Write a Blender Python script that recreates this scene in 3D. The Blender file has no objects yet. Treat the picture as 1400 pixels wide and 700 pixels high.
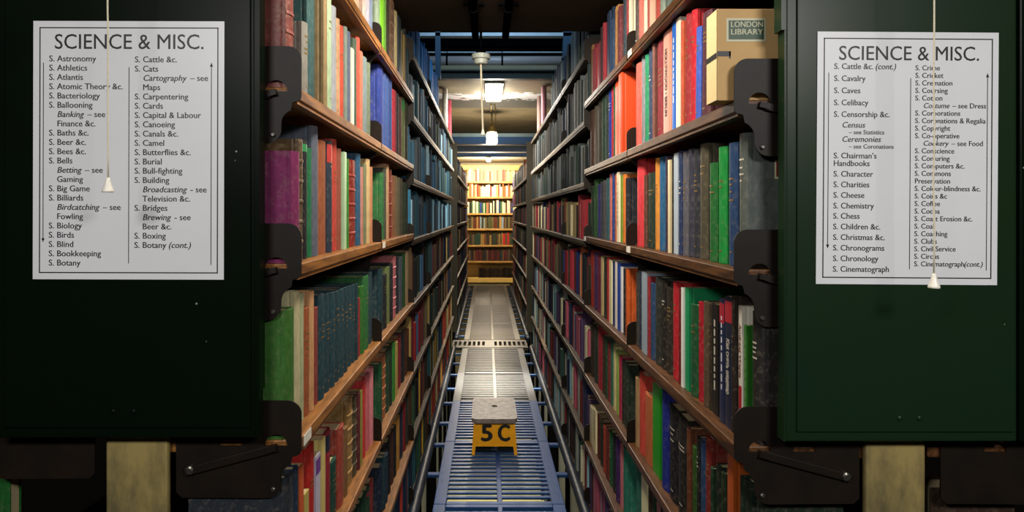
import bpy, bmesh, math, random
from mathutils import Vector, Matrix

# ------------------------------------------------------------------ camera, world, lights
SC = bpy.context.scene
C = SC.collection
F = 933.0            # focal length in pixels of the 1400 x 700 frame
VX, VY = 666.0, 293.0
CZ = 1.333           # camera height above the grating floor
PI = math.pi

cam = bpy.data.cameras.new('camera')
cam.sensor_width = 36.0
cam.lens = F / 1400.0 * 36.0
cam.shift_x = (700 - VX) / 1400.0
cam.shift_y = -(350 - VY) / 1400.0
cam.clip_start = 0.05
camo = bpy.data.objects.new('camera', cam)
camo.location = (0, 0, CZ)
camo.rotation_euler = (PI / 2, 0, 0)
C.objects.link(camo)
SC.camera = camo

SC.view_settings.view_transform = 'Standard'
SC.view_settings.look = 'None'
SC.view_settings.gamma = 1.0
SC.view_settings.use_curve_mapping = False
SC.view_settings.exposure = 0.0

W = bpy.data.worlds.new('world')
SC.world = W
W.use_nodes = True
W.node_tree.nodes['Background'].inputs[0].default_value = (1.0, 0.85, 0.7, 1)
W.node_tree.nodes['Background'].inputs[1].default_value = 0.002


def light(name, kind, loc, power, col, size=0.2, size_y=None, rot=(0, 0, 0), spot=None, spread=None):
    d = bpy.data.lights.new(name, kind)
    d.energy = power
    d.color = col
    if kind == 'AREA':
        d.shape = 'RECTANGLE'
        d.size = size
        d.size_y = size_y or size
        if spread:
            d.spread = math.radians(spread)
    else:
        d.shadow_soft_size = size
    if kind == 'SPOT':
        d.spot_size, d.spot_blend = spot
    o = bpy.data.objects.new(name, d)
    o.location = loc
    o.rotation_euler = rot
    C.objects.link(o)
    return o


WARM = (1.0, 0.80, 0.56)
NEUT = (1.0, 0.90, 0.74)
BLUE = (0.46, 0.72, 1.0)
# lamp under the deck above the first bays (above the top edge of the picture)
light('front_bay_lamp_a', 'AREA', (0.03, 1.36, 2.10), 14.5, NEUT, 0.16, 0.3, (math.radians(10), 0, 0))
light('stool_fill_light', 'AREA', (0.03, 2.0, 2.10), 23.0, NEUT, 0.18, 0.18, (math.radians(42), 0, 0))  # second light, added and tilted down the aisle to brighten the stool front
# cross-aisle lamps on the near side, lighting the stack ends
light('cross_aisle_lamp_a', 'AREA', (-0.75, -0.55, 2.08), 22.0, (1.0, 0.97, 0.93), 0.5, 0.3, (math.radians(38), 0, 0))
light('cross_aisle_lamp_b', 'AREA', (0.95, -0.55, 2.08), 30.0, (1.0, 0.97, 0.93), 0.5, 0.3, (math.radians(38), 0, 0))
# bluish light falling through the open well between the decks
light('well_light', 'AREA', (0.06, 4.3, 3.3), 20.0, BLUE, 0.6, 0.9, (math.radians(12), 0, 0))
light('far_well_light', 'AREA', (0.04, 9.15, 2.9), 14.0, BLUE, 0.6, 0.3)
# lamp on the deck below, glowing up through the slots
light('lower_deck_lamp', 'AREA', (0.05, 8.2, -0.4), 160.0, (1.0, 0.95, 0.66), 0.6, 5.0)

# ------------------------------------------------------------------ materials


def lin(hx):
    hx = hx.lstrip('#')
    r = []
    for i in (0, 2, 4):
        c = int(hx[i:i + 2], 16) / 255
        r.append(c / 12.92 if c <= 0.04045 else ((c + 0.055) / 1.055) ** 2.4)
    return (r[0], r[1], r[2], 1.0)


def mat(name, col='#808080', rough=0.6, metal=0.0, noise=0.0, scale=20.0, bump=0.0, attr=False,
        col2=None, stretch=(1, 1, 1), spec=0.5, emit=None, coat=0.0, wear=0.0):
    m = bpy.data.materials.new(name)
    m.use_nodes = True
    nt = m.node_tree
    b = nt.nodes['Principled BSDF']
    b.inputs['Roughness'].default_value = rough
    b.inputs['Metallic'].default_value = metal
    b.inputs['Specular IOR Level'].default_value = spec
    b.inputs['Coat Weight'].default_value = coat
    L = nt.links
    tc = nt.nodes.new('ShaderNodeTexCoord')
    mp = nt.nodes.new('ShaderNodeMapping')
    mp.inputs['Scale'].default_value = stretch
    L.new(tc.outputs['Object'], mp.inputs['Vector'])
    nz = nt.nodes.new('ShaderNodeTexNoise')
    nz.inputs['Scale'].default_value = scale
    nz.inputs['Detail'].default_value = 6
    nz.inputs['Roughness'].default_value = 0.65
    L.new(mp.outputs['Vector'], nz.inputs['Vector'])
    if attr:
        a = nt.nodes.new('ShaderNodeAttribute')
        a.attribute_name = 'Col'
        base = a.outputs['Color']
    else:
        rgb = nt.nodes.new('ShaderNodeRGB')
        rgb.outputs[0].default_value = lin(col)
        base = rgb.outputs[0]
    mix = nt.nodes.new('ShaderNodeMix')
    mix.data_type = 'RGBA'
    if col2:
        mix.blend_type = 'MIX'
        mix.inputs[7].default_value = lin(col2)
        cr = nt.nodes.new('ShaderNodeValToRGB')
        cr.color_ramp.elements[0].position = 0.38
        cr.color_ramp.elements[1].position = 0.66
        L.new(nz.outputs['Fac'], cr.inputs['Fac'])
        L.new(cr.outputs['Color'], mix.inputs[0])
        L.new(base, mix.inputs[6])
    else:
        mix.blend_type = 'MULTIPLY'
        mix.inputs[0].default_value = noise
        cr = nt.nodes.new('ShaderNodeValToRGB')
        cr.color_ramp.elements[0].position = 0.3
        cr.color_ramp.elements[0].color = (0.25, 0.25, 0.25, 1)
        cr.color_ramp.elements[1].position = 0.7
        L.new(nz.outputs['Fac'], cr.inputs['Fac'])
        L.new(base, mix.inputs[6])
        L.new(cr.outputs['Color'], mix.inputs[7])
    res = mix.outputs[2]
    if wear:
        n2 = nt.nodes.new('ShaderNodeTexNoise')
        n2.inputs['Scale'].default_value = 70
        n2.inputs['Detail'].default_value = 9
        n2.inputs['Roughness'].default_value = 0.75
        L.new(tc.outputs['Object'], n2.inputs['Vector'])
        c2 = nt.nodes.new('ShaderNodeValToRGB')
        c2.color_ramp.elements[0].position = 0.50
        c2.color_ramp.elements[1].position = 0.78
        c2.color_ramp.elements[1].color = (wear, wear, wear, 1)
        L.new(n2.outputs['Fac'], c2.inputs['Fac'])
        mw = nt.nodes.new('ShaderNodeMix')
        mw.data_type = 'RGBA'
        mw.inputs[7].default_value = lin('#b8a890')
        L.new(c2.outputs['Color'], mw.inputs[0])
        L.new(res, mw.inputs[6])
        res = mw.outputs[2]
    L.new(res, b.inputs['Base Color'])
    if bump:
        bp = nt.nodes.new('ShaderNodeBump')
        bp.inputs['Strength'].default_value = bump
        bp.inputs['Distance'].default_value = 0.002
        L.new(nz.outputs['Fac'], bp.inputs['Height'])
        L.new(bp.outputs['Normal'], b.inputs['Normal'])
    if emit:
        b.inputs['Emission Color'].default_value = lin(emit[0])
        b.inputs['Emission Strength'].default_value = emit[1]
    return m


M = {}
M['c'] = mat('book_cloth', rough=0.66, spec=0.18, wear=0.22, noise=0.5, scale=90, bump=0.25, attr=True, stretch=(1, 1, 0.35))
M['l'] = mat('book_leather', rough=0.45, spec=0.3, wear=0.5, noise=0.65, scale=60, bump=0.4, attr=True)
M['p'] = mat('book_jacket', rough=0.45, spec=0.3, noise=0.12, scale=30, attr=True)
M['far'] = mat('book_cover_far', rough=0.66, spec=0.15, noise=0.3, scale=60, attr=True)
M['page'] = mat('page_block', '#c9b68c', rough=0.85, noise=0.45, scale=14, stretch=(1, 60, 1))
M['gold'] = mat('gold_tooling', '#8f7444', rough=0.5, metal=0.2, noise=0.6, scale=300)
M['white'] = mat('white_print', '#c0bcb0', rough=0.5, noise=0.3, scale=300)
M['blackink'] = mat('black_print', '#101010', rough=0.5)
M['darkink'] = mat('sign_ink', '#17181a', rough=0.45)
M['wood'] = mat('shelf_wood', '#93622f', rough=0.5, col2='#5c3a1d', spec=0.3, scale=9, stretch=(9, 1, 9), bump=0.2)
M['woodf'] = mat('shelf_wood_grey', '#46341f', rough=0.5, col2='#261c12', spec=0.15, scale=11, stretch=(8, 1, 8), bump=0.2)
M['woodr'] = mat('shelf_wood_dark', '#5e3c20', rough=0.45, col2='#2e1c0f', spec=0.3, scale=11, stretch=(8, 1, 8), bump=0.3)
M['oldwood'] = mat('post_paint', '#978550', rough=0.6, col2='#5f5638', scale=9, stretch=(2, 2, 0.8), bump=0.2)
M['plate'] = mat('bracket_steel', '#1c140d', rough=0.5, metal=0.0, col2='#120d09', scale=14, bump=0.1, spec=0.25)
M['steel'] = mat('bare_steel', '#6a6660', rough=0.35, metal=0.8, noise=0.4, scale=30)
M['grate'] = mat('grating_iron_blue_tint', '#2a4f86', rough=0.36, metal=0.2, spec=0.35, noise=0.45, scale=18, bump=0.2)  # iron colour with the well's blue light tinted in
M['grate3'] = mat('grating_iron_lamp_tint', '#4b5059', rough=0.38, metal=0.2, noise=0.45, scale=18, bump=0.2)  # same iron greyed: the tube lamp's warm light put into the colour
M['grate2'] = mat('grating_iron_warm_tint', '#45423d', rough=0.4, metal=0.2, noise=0.5, scale=18, bump=0.2)  # same iron, warm lamplight of the far aisle mixed into its colour
M['rail'] = mat('rail_iron', '#222b3a', rough=0.45, metal=0.15, spec=0.35, noise=0.5, scale=16)
M['black'] = mat('black_iron', '#060607', rough=0.75, noise=0.3, spec=0.0)
M['palebeam'] = mat('beam_pale_lit', '#b8c4cc', rough=0.5, noise=0.3, scale=10)  # brightness of the lit strip over the well painted in
M['back'] = mat('gap_dark_sheet', '#0d0b0a', rough=0.8, noise=0.3)  # near-black standing in for the unlit gaps behind the books
M['slab'] = mat('deck_underside', '#2c2116', rough=0.85, noise=0.5, scale=5, spec=0.1)
M['cream'] = mat('plaster_ceiling', '#a09274', rough=0.8, noise=0.35, scale=6)
M['beam'] = mat('beam_paint', '#30382f', rough=0.5, noise=0.4, scale=10)
M['bluebeam'] = mat('beam_blue_lit', '#2f4a60', rough=0.45, noise=0.35, scale=10)  # dark teal steel with the wells' blue light tinted in
M['pipe'] = mat('pipe_paint', '#a89c98', rough=0.4, noise=0.4, scale=8, stretch=(0.3, 1, 1))
M['switch'] = mat('switch_plastic', '#a9b0a8', rough=0.4, noise=0.2)
M['cord'] = mat('cord', '#d8cfb6', rough=0.8, noise=0.2, scale=200)
M['cone'] = mat('cone_plastic', '#efeade', rough=0.35, noise=0.05)
M['paper'] = mat('sign_paper', '#dedfe3', rough=0.35, noise=0.06, scale=8, coat=0.1)
M['olive'] = mat('end_paint', '#2c2a1c', rough=0.6, noise=0.4, scale=8)
M['yellow'] = mat('stool_yellow', '#ffb208', rough=0.42, noise=0.22, scale=22)
M['seat'] = mat('stool_top', '#9a8e88', rough=0.5, col2='#6b605c', scale=30, stretch=(1, 1, 1), bump=0.3)
M['card'] = mat('box_card', '#d2aa70', rough=0.7, noise=0.25, scale=7)
M['cardpale'] = mat('box_card_pale', '#dcc692', rough=0.7, noise=0.2, scale=7)
M['greenlabel'] = mat('label_green', '#2a4a33', rough=0.5, noise=0.1)
M['labelpale'] = mat('label_pale', '#c8c4a2', rough=0.5)
M['redlabel'] = mat('label_red', '#6e1a18', rough=0.5)
M['tag'] = mat('shelf_tag', '#dcd8cc', rough=0.5, noise=0.1)
M['lampglow'] = mat('lamp_glow', '#ffffff', emit=('#fff4dc', 24.0))
M['endglow'] = mat('end_lamp_glow', '#ffffff', emit=('#fff0d0', 30.0))
M['brass'] = mat('lamp_fitting', '#8a7440', rough=0.35, metal=0.6, noise=0.2)
M['floor'] = mat('lower_floor', '#9a9468', rough=0.7, noise=0.4, scale=4)
M['endpale'] = mat('end_shelf_glow_tint', '#e0b860', rough=0.5, noise=0.2, scale=6)  # golden glow on the lowest shelf put into the colour
M['endwood'] = mat('end_shelf_wood', '#b58840', rough=0.5, col2='#8a6228', scale=8, stretch=(1, 8, 8))


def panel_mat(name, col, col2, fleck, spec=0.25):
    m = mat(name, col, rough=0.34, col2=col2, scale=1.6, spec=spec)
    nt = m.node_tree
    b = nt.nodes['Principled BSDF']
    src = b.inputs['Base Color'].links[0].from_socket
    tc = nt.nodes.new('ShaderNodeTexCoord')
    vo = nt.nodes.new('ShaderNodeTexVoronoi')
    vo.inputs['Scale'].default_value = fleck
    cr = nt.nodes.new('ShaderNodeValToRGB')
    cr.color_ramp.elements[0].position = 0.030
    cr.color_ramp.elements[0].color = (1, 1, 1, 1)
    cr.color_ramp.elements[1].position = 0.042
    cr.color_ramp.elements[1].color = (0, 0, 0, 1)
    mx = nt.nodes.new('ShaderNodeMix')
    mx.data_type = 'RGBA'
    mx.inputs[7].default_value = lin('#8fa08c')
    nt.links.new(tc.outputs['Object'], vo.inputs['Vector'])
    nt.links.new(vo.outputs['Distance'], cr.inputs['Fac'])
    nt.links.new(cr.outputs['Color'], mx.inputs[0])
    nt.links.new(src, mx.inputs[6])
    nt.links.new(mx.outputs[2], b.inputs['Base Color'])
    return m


M['panelL'] = panel_mat('panel_green_unlit', '#071207', '#040b05', 17, 0.08)  # same board green, unlit darkness put into the colour
M['panelR'] = panel_mat('panel_green_lit', '#14281a', '#13270e', 14)  # same board green, its slightly lit look put into the colour

# peeling ceiling paint: a band of flaked white paint on the plaster (its own shape, fixed to the slab)


def peel_mat():
    m = mat('plaster_peeling', '#a09274', rough=0.8, noise=0.35, scale=6)
    nt = m.node_tree
    b = nt.nodes['Principled BSDF']
    src = b.inputs['Base Color'].links[0].from_socket
    tc = nt.nodes.new('ShaderNodeTexCoord')
    sx = nt.nodes.new('ShaderNodeSeparateXYZ')
    nt.links.new(tc.outputs['Object'], sx.inputs[0])
    nz = nt.nodes.new('ShaderNodeTexNoise')
    nz.inputs['Scale'].default_value = 14
    nz.inputs['Detail'].default_value = 8
    nt.links.new(tc.outputs['Object'], nz.inputs['Vector'])
    ad = nt.nodes.new('ShaderNodeMath')
    ad.operation = 'MULTIPLY_ADD'
    ad.inputs[1].default_value = 0.55
    nt.links.new(nz.outputs['Fac'], ad.inputs[0])
    nt.links.new(sx.outputs['Y'], ad.inputs[2])

    def ramp(stops):
        cr = nt.nodes.new('ShaderNodeValToRGB')
        cr.color_ramp.interpolation = 'CONSTANT'
        el = cr.color_ramp.elements
        while len(el) < len(stops):
            el.new(0.5)
        for e, (p, c) in zip(el, stops):
            e.position = p
            e.color = c
        return cr
    mr = nt.nodes.new('ShaderNodeMapRange')
    mr.inputs['From Min'].default_value = 5.0
    mr.inputs['From Max'].default_value = 8.0
    nt.links.new(ad.outputs[0], mr.inputs['Value'])
    k = (0, 0, 0, 1)
    w = (1, 1, 1, 1)
    r1 = ramp([(0, k), (0.435, w), (0.535, k)])
    nt.links.new(mr.outputs[0], r1.inputs[0])
    mr2 = nt.nodes.new('ShaderNodeMapRange')
    mr2.inputs['From Min'].default_value = 5.0
    mr2.inputs['From Max'].default_value = 8.0
    nt.links.new(sx.outputs['Y'], mr2.inputs['Value'])
    r2 = ramp([(0, k), (0.37, w), (0.61, k)])
    nt.links.new(mr2.outputs[0], r2.inputs[0])
    m1 = nt.nodes.new('ShaderNodeMix')
    m1.data_type = 'RGBA'
    m1.inputs[7].default_value = lin('#6a6a64')
    nt.links.new(r2.outputs[0], m1.inputs[0])
    nt.links.new(src, m1.inputs[6])
    m2 = nt.nodes.new('ShaderNodeMix')
    m2.data_type = 'RGBA'
    m2.inputs[7].default_value = lin('#f0f0ee')
    nt.links.new(r1.outputs[0], m2.inputs[0])
    nt.links.new(m1.outputs[2], m2.inputs[6])
    nt.links.new(m2.outputs[2], b.inputs['Base Color'])
    return m


M['peel'] = peel_mat()

# ------------------------------------------------------------------ mesh helpers


class MB:
    def __init__(s):
        s.v, s.f, s.m, s.c = [], [], [], []

    def add(s, vs, fs, mi=0, col=None, mtx=None):
        n = len(s.v)
        s.v += [tuple(mtx @ Vector(p)) for p in vs] if mtx else list(vs)
        for f in fs:
            s.f.append([i + n for i in f])
            s.m.append(mi)
            s.c.append(col)

    def box(s, x0, x1, y0, y1, z0, z1, mi=0, ch=0.0, mtx=None, col=None):
        if ch <= 0:
            v = [(x, y, z) for x in (x0, x1) for y in (y0, y1) for z in (z0, z1)]
            f = [(0, 1, 3, 2), (4, 6, 7, 5), (0, 4, 5, 1), (2, 3, 7, 6), (0, 2, 6, 4), (1, 5, 7, 3)]
            s.add(v, f, mi, col, mtx)
            return
        bm = bmesh.new()
        bmesh.ops.create_cube(bm, size=1)
        for p in bm.verts:
            p.co = Vector(((x0 + x1) / 2 + p.co.x * (x1 - x0), (y0 + y1) / 2 + p.co.y * (y1 - y0), (z0 + z1) / 2 + p.co.z * (z1 - z0)))
        bmesh.ops.bevel(bm, geom=list(bm.edges), offset=ch, segments=2, profile=0.5, affect='EDGES')
        bm.verts.index_update()
        s.add([tuple(p.co) for p in bm.verts], [[q.index for q in f.verts] for f in bm.faces], mi, col, mtx)
        bm.free()

    def tube(s, pts, r, seg=10, mi=0, caps=True, mtx=None):
        pts = [Vector(p) for p in pts]
        rs = r if isinstance(r, (list, tuple)) else [r] * len(pts)
        vs, fs = [], []
        up = Vector((0, 0, 1))
        for i, p in enumerate(pts):
            t = (pts[min(i + 1, len(pts) - 1)] - pts[max(i - 1, 0)]).normalized()
            a = up if abs(t.dot(up)) < 0.9 else Vector((1, 0, 0))
            u = t.cross(a).normalized()
            w = u.cross(t)
            for k in range(seg):
                g = 2 * PI * k / seg
                vs.append(tuple(p + (u * math.cos(g) + w * math.sin(g)) * rs[i]))
        for i in range(len(pts) - 1):
            for k in range(seg):
                a, b = i * seg + k, i * seg + (k + 1) % seg
                fs.append((a, b, b + seg, a + seg))
        if caps:
            fs.append(list(range(seg))[::-1])
            fs.append([(len(pts) - 1) * seg + k for k in range(seg)])
        s.add(vs, fs, mi, None, mtx)

    def prism(s, poly, z0, z1, mi=0, mtx=None, col=None):
        n = len(poly)
        v = [(x, y, z0) for x, y in poly] + [(x, y, z1) for x, y in poly]
        f = [list(range(n))[::-1], list(range(n, 2 * n))]
        f += [(i, (i + 1) % n, n + (i + 1) % n, n + i) for i in range(n)]
        s.add(v, f, mi, col, mtx)

    def mesh(s, name, mats, smooth=False):
        me = bpy.data.meshes.new(name)
        me.from_pydata(s.v, [], s.f)
        for m in (mats if isinstance(mats, (list, tuple)) else [mats]):
            me.materials.append(m)
        me.polygons.foreach_set('material_index', s.m)
        if any(c is not None for c in s.c):
            at = me.color_attributes.new('Col', 'FLOAT_COLOR', 'CORNER')
            buf = []
            for f, c in zip(s.f, s.c):
                buf += list(c or (0.5, 0.5, 0.5, 1)) * len(f)
            at.data.foreach_set('color', buf)
        if smooth:
            me.polygons.foreach_set('use_smooth', [True] * len(me.polygons))
        me.update()
        return me


def fix_normals(me):
    bm = bmesh.new()
    bm.from_mesh(me)
    bmesh.ops.recalc_face_normals(bm, faces=bm.faces)
    bm.to_mesh(me)
    bm.free()


def link(name, me, parent=None, loc=(0, 0, 0), rot=(0, 0, 0)):
    o = bpy.data.objects.new(name, me)
    C.objects.link(o)
    o.parent = parent
    o.location = loc
    o.rotation_euler = rot
    return o


def tag(o, label, cat, group=None, kind=None):
    o['label'] = label
    o['category'] = cat
    if group:
        o['group'] = group
    if kind:
        o['kind'] = kind
    return o


def thing(name, label, cat, loc=(0, 0, 0), rot=(0, 0, 0), group=None):
    o = bpy.data.objects.new(name, None)
    C.objects.link(o)
    o.location = loc
    o.rotation_euler = rot
    return tag(o, label, cat, group)


def build(name, mb, mats, parent=None, loc=(0, 0, 0), rot=(0, 0, 0), smooth=False):
    me = mb.mesh(name, mats, smooth)
    fix_normals(me)
    return link(name, me, parent, loc, rot)


def struct(name, mb, mats, label=None):
    o = build(name, mb, mats)
    o['kind'] = 'structure'
    if label:
        o['label'] = label
    return o


def outline_mesh(name, loops, thick, m):
    """filled 2-D outline with holes, extruded to a thin plate lying in local XY"""
    cu = bpy.data.curves.new(name, 'CURVE')
    cu.dimensions = '2D'
    cu.fill_mode = 'BOTH'
    cu.extrude = thick / 2
    for lp in loops:
        sp = cu.splines.new('POLY')
        sp.points.add(len(lp) - 1)
        for p, (x, y) in zip(sp.points, lp):
            p.co = (x, y, 0, 1)
        sp.use_cyclic_u = True
    o = bpy.data.objects.new(name, cu)
    C.objects.link(o)
    bpy.context.view_layer.update()
    me = bpy.data.meshes.new_from_object(o.evaluated_get(bpy.context.evaluated_depsgraph_get()))
    bpy.data.objects.remove(o)
    bpy.data.curves.remove(cu)
    me.name = name
    me.materials.clear()
    me.materials.append(m)
    return me


def text_mesh(name, lines, m, extrude=0.00015, bold=0.022):
    """lines: (string, x, y, size, xscale, italic, align) in local XY -> one mesh"""
    out = MB()
    for (s, x, y, size, xs, it, al) in lines:
        cu = bpy.data.curves.new(name, 'FONT')
        cu.body = s
        cu.size = size
        cu.shear = 0.22 if it else 0.0
        cu.extrude = extrude
        cu.resolution_u = 3
        o = bpy.data.objects.new(name, cu)
        C.objects.link(o)
        bpy.context.view_layer.update()
        me = bpy.data.meshes.new_from_object(o.evaluated_get(bpy.context.evaluated_depsgraph_get()))
        xx = [v.co.x for v in me.vertices] or [0]
        w = max(xx) * xs
        dx = x - (w / 2 if al == 'c' else 0)
        for bx, bz in (((0, 0), (size * bold, 0.00004)) if bold < 0.03 else ((-size * bold * 0.6, 0), (0, 0.00004), (size * bold * 0.6, 0.00008))):
            out.add([(v.co.x * xs + dx + bx, v.co.y + y, v.co.z + bz) for v in me.vertices], [list(p.vertices) for p in me.polygons])
        if bold >= 0.03:
            for by, bz in ((-size * bold * 0.4, 0.00012), (size * bold * 0.4, 0.00016)):
                out.add([(v.co.x * xs + dx, v.co.y + y + by, v.co.z + bz) for v in me.vertices], [list(p.vertices) for p in me.polygons])
        bpy.data.objects.remove(o)
        bpy.data.curves.remove(cu)
        bpy.data.meshes.remove(me)
    return out.mesh(name, m)


def text_width(s, size):
    cu = bpy.data.curves.new('w', 'FONT')
    cu.body = s
    cu.size = size
    o = bpy.data.objects.new('w', cu)
    C.objects.link(o)
    bpy.context.view_layer.update()
    w = o.dimensions.x
    bpy.data.objects.remove(o)
    bpy.data.curves.remove(cu)
    return w


def PX(x, d):
    return (x - VX) * d / F


def PZ(y, d):
    return CZ + (VY - y) * d / F


# ------------------------------------------------------------------ layout
XL, XR = 0.335, 0.4435              # shelf faces left and right of the camera axis
BAYS = [1.21, 2.165, 3.12, 4.075, 5.03, 5.985, 6.94]
BAYS2 = [7.75, 8.68, 9.61, 10.54, 11.47, 12.40]
CEIL = 2.153
C2 = 2.40                            # deck underside beyond the open well
LV = {'L': [1.872, 1.559, 1.245, 0.931, 0.616, 0.301, 0.0], 'R': [1.845, 1.537, 1.234, 0.92, 0.61, 0.30, 0.0]}
LV3 = {'L': [2.07, 1.79, 1.497, 1.22, 0.92, 0.61, 0.30, 0.0], 'R': [2.07, 1.763, 1.48, 1.213, 0.92, 0.61, 0.30, 0.0]}
SGN = {'L': -1, 'R': 1}
FACE = {'L': XL, 'R': XR}
ORD = ('first second third fourth fifth sixth seventh eighth ninth tenth eleventh twelfth thirteenth fourteenth fifteenth sixteenth '
       'seventeenth eighteenth nineteenth twentieth twenty-first twenty-second twenty-third twenty-fourth twenty-fifth twenty-sixth '
       'twenty-seventh twenty-eighth twenty-ninth thirtieth thirty-first thirty-second thirty-third thirty-fourth thirty-fifth '
       'thirty-sixth thirty-seventh thirty-eighth thirty-ninth fortieth').split()
SIDEW = {'L': 'left', 'R': 'right'}
HALF = 0.286                          # shelf face to the middle of the stack

# ------------------------------------------------------------------ room shell
mb = MB()
mb.box(-3.2, 3.2, -2.0, 3.06, CEIL, CEIL + 0.12)
struct('ceiling', mb, M['slab'])
mb = MB()
mb.box(-3.2, 3.2, 5.35, 8.95, C2, C2 + 0.10)
struct('ceiling', mb, M['peel'])
mb = MB()
mb.box(-3.2, 3.2, 9.5, 14.0, 2.36, 2.46)
struct('ceiling', mb, M['cream'])
mb = MB()
mb.box(-3.2, 3.2, 13.62, 13.74, -2.4, 4.6)
struct('wall_back', mb, M['cream'])
mb = MB()
mb.box(-3.2, 3.2, -2.0, 14.0, -2.5, -2.4)
struct('floor', mb, M['floor'])
mb = MB()
mb.box(-3.2, 3.2, 2.9, 9.8, 3.6, 3.7)
struct('ceiling', mb, M['slab'])

# steel frame of the open well between the decks
mb = MB()
mb.box(-0.90, 1.00, 5.26, 5.33, PZ(107.5, 5.26), PZ(97, 5.26))
mb.box(-0.90, 1.00, 5.24, 5.34, PZ(97, 5.24), PZ(95, 5.24))
struct('trim_1', mb, M['beam'])
mb = MB()
mb.box(PX(595, 5.0), PX(602, 5.0), 5.0, 5.07, 2.33, 2.68)
mb.box(PX(770, 5.0), PX(783, 5.0), 5.0, 5.07, 2.33, 2.68)
struct('trim_2', mb, M['bluebeam'])
mb = MB()
mb.box(-0.90, 1.00, 5.0, 5.07, PZ(49, 5.0), PZ(44.5, 5.0))
struct('trim_6', mb, M['palebeam'])
mb = MB()
mb.box(-0.9, 1.0, 5.62, 5.70, PZ(64, 5.65), PZ(53, 5.65))
struct('trim_3', mb, M['black'])
mb = MB()
mb.box(-0.9, 1.0, 5.40, 5.45, PZ(95, 5.4), PZ(91.5, 5.4))
mb.box(-0.9, 1.0, 5.56, 5.58, PZ(72, 5.56), PZ(70.5, 5.56))
struct('trim_4', mb, M['palebeam'])
mb = MB()
for z0, z1, y0 in ((PZ(214, 9.4), PZ(209, 9.4), 9.40), (PZ(207, 9.44), PZ(199, 9.44), 9.44), (PZ(197, 9.4), PZ(187, 9.4), 9.40)):
    mb.box(-1.0, 1.1, y0, 9.5, z0, z1)
struct('trim_5', mb, M['bluebeam'])

pt = thing('water_pipe', 'pale painted pipe crossing the open well under the upper deck', 'pipe', (0.05, 5.45, PZ(84, 5.45)))
mb = MB()
mb.tube([(-0.9, 0, 0), (0.9, 0, 0)], 0.042, 14)
build('pipe_run', mb, M['pipe'], pt, smooth=True)
for x in (-0.37, 0.07):
    mb = MB()
    mb.tube([(x - 0.007, 0, 0), (x + 0.007, 0, 0)], 0.046, 14)
    mb.tube([(x, 0, 0.03), (x, 0, 0.12)], 0.004, 6)
    build('pipe_clip', mb, M['black'], pt)

# ------------------------------------------------------------------ shelves and brackets


def arc(cx, cy, r, a0, a1, n=6):
    return [(cx + r * math.cos(math.radians(a0 + (a1 - a0) * i / n)), cy + r * math.sin(math.radians(a0 + (a1 - a0) * i / n))) for i in range(n + 1)]


def plate_outline(w=0.222):
    p = []
    p += arc(0.010, -0.016, 0.010, 180, 250, 3)          # lower front corner
    p += [(0.016, -0.028)]
    p += arc(0.010, -0.066, 0.026, 70, 10, 4)[0:]
    p += arc(0.062, -0.075, 0.026, 190, 270, 5)
    p += [(w - 0.01, -0.100), (w, -0.09), (w, 0.072)]
    p += arc(0.024, 0.048, 0.024, 90, 180, 7)
    return p


def half_moon(cx, cy, r):
    return arc(cx, cy, r, 0, 180, 9)[::-1]


def plate_mesh(side, detail):
    loops = [plate_outline()]
    loops.append([(x, y) for x, y in half_moon(0.045, -0.008, 0.020)])
    if detail:
        loops.append([(x, y) for x, y in half_moon(0.125, -0.008, 0.020)])
    me = outline_mesh('end_bracket', loops, 0.0024, M['plate'])
    # local XY outline -> x inward from the shelf face, z up
    s = SGN[side]
    for v in me.vertices:
        x, y, z = v.co
        v.co = (s * x, z, y)
    fix_normals(me)
    return me


def lever_mesh(side, a=(0.055, -0.012), b=(0.205, -0.052)):
    s = SGN[side]
    mb = MB()
    d = Vector((b[0] - a[0], 0, b[1] - a[1]))
    ang = math.atan2(d.z, d.x)
    mt = Matrix.Translation((a[0], 0, a[1])) @ Matrix.Rotation(-ang, 4, 'Y')
    mb.box(0, d.length, -0.008, -0.0015, -0.008, 0.006, ch=0.001, mtx=mt)
    mb.box(-0.012, 0.006, -0.010, 0.004, -0.006, 0.004, mtx=mt)
    me = mb.mesh('lever', M['plate'])
    for v in me.vertices:
        v.co.x *= s
    fix_normals(me)
    return me


def rivet_mesh(side, x, z, r, ln):
    s = SGN[side]
    mb = MB()
    mb.tube([(s * x, -0.0012, z), (s * x, -ln, z), (s * x, -ln - 0.0015, z)], [r, r, r * 0.6], 12)
    return mb.mesh('rivet', M['steel'])


PLATE = {(s, d): plate_mesh(s, d) for s in 'LR' for d in (0, 1)}
LEVER = {s: lever_mesh(s) for s in 'LR'}
RIVET = {s: [rivet_mesh(s, 0.195, -0.049, 0.0075, 0.010), rivet_mesh(s, 0.05, -0.085, 0.0045, 0.004)] for s in 'LR'}
BOARD = {}


def board_mesh(side, length, wood):
    k = (side, round(length, 3), wood)
    if k not in BOARD:
        s = SGN[side]
        mb = MB()
        x0, x1 = (0, 0.236) if s > 0 else (-0.236, 0)
        mb.box(x0, x1, 0, length, -0.022, 0, ch=0.0025)
        # thin nosing strip under the front edge
        if s > 0:
            mb.box(0.003, 0.02, 0.002, length - 0.002, -0.029, -0.0215)
        else:
            mb.box(-0.02, -0.003, 0.002, length - 0.002, -0.029, -0.0215)
        me = mb.mesh('board', M[wood])
        fix_normals(me)
        BOARD[k] = me
    return BOARD[k]


TAGS = {('L', 0, 3): 0.03, ('L', 1, 2): 0.02, ('R', 0, 0): 0.88, ('R', 0, 2): 0.90, ('R', 1, 2): 0.90}


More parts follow.
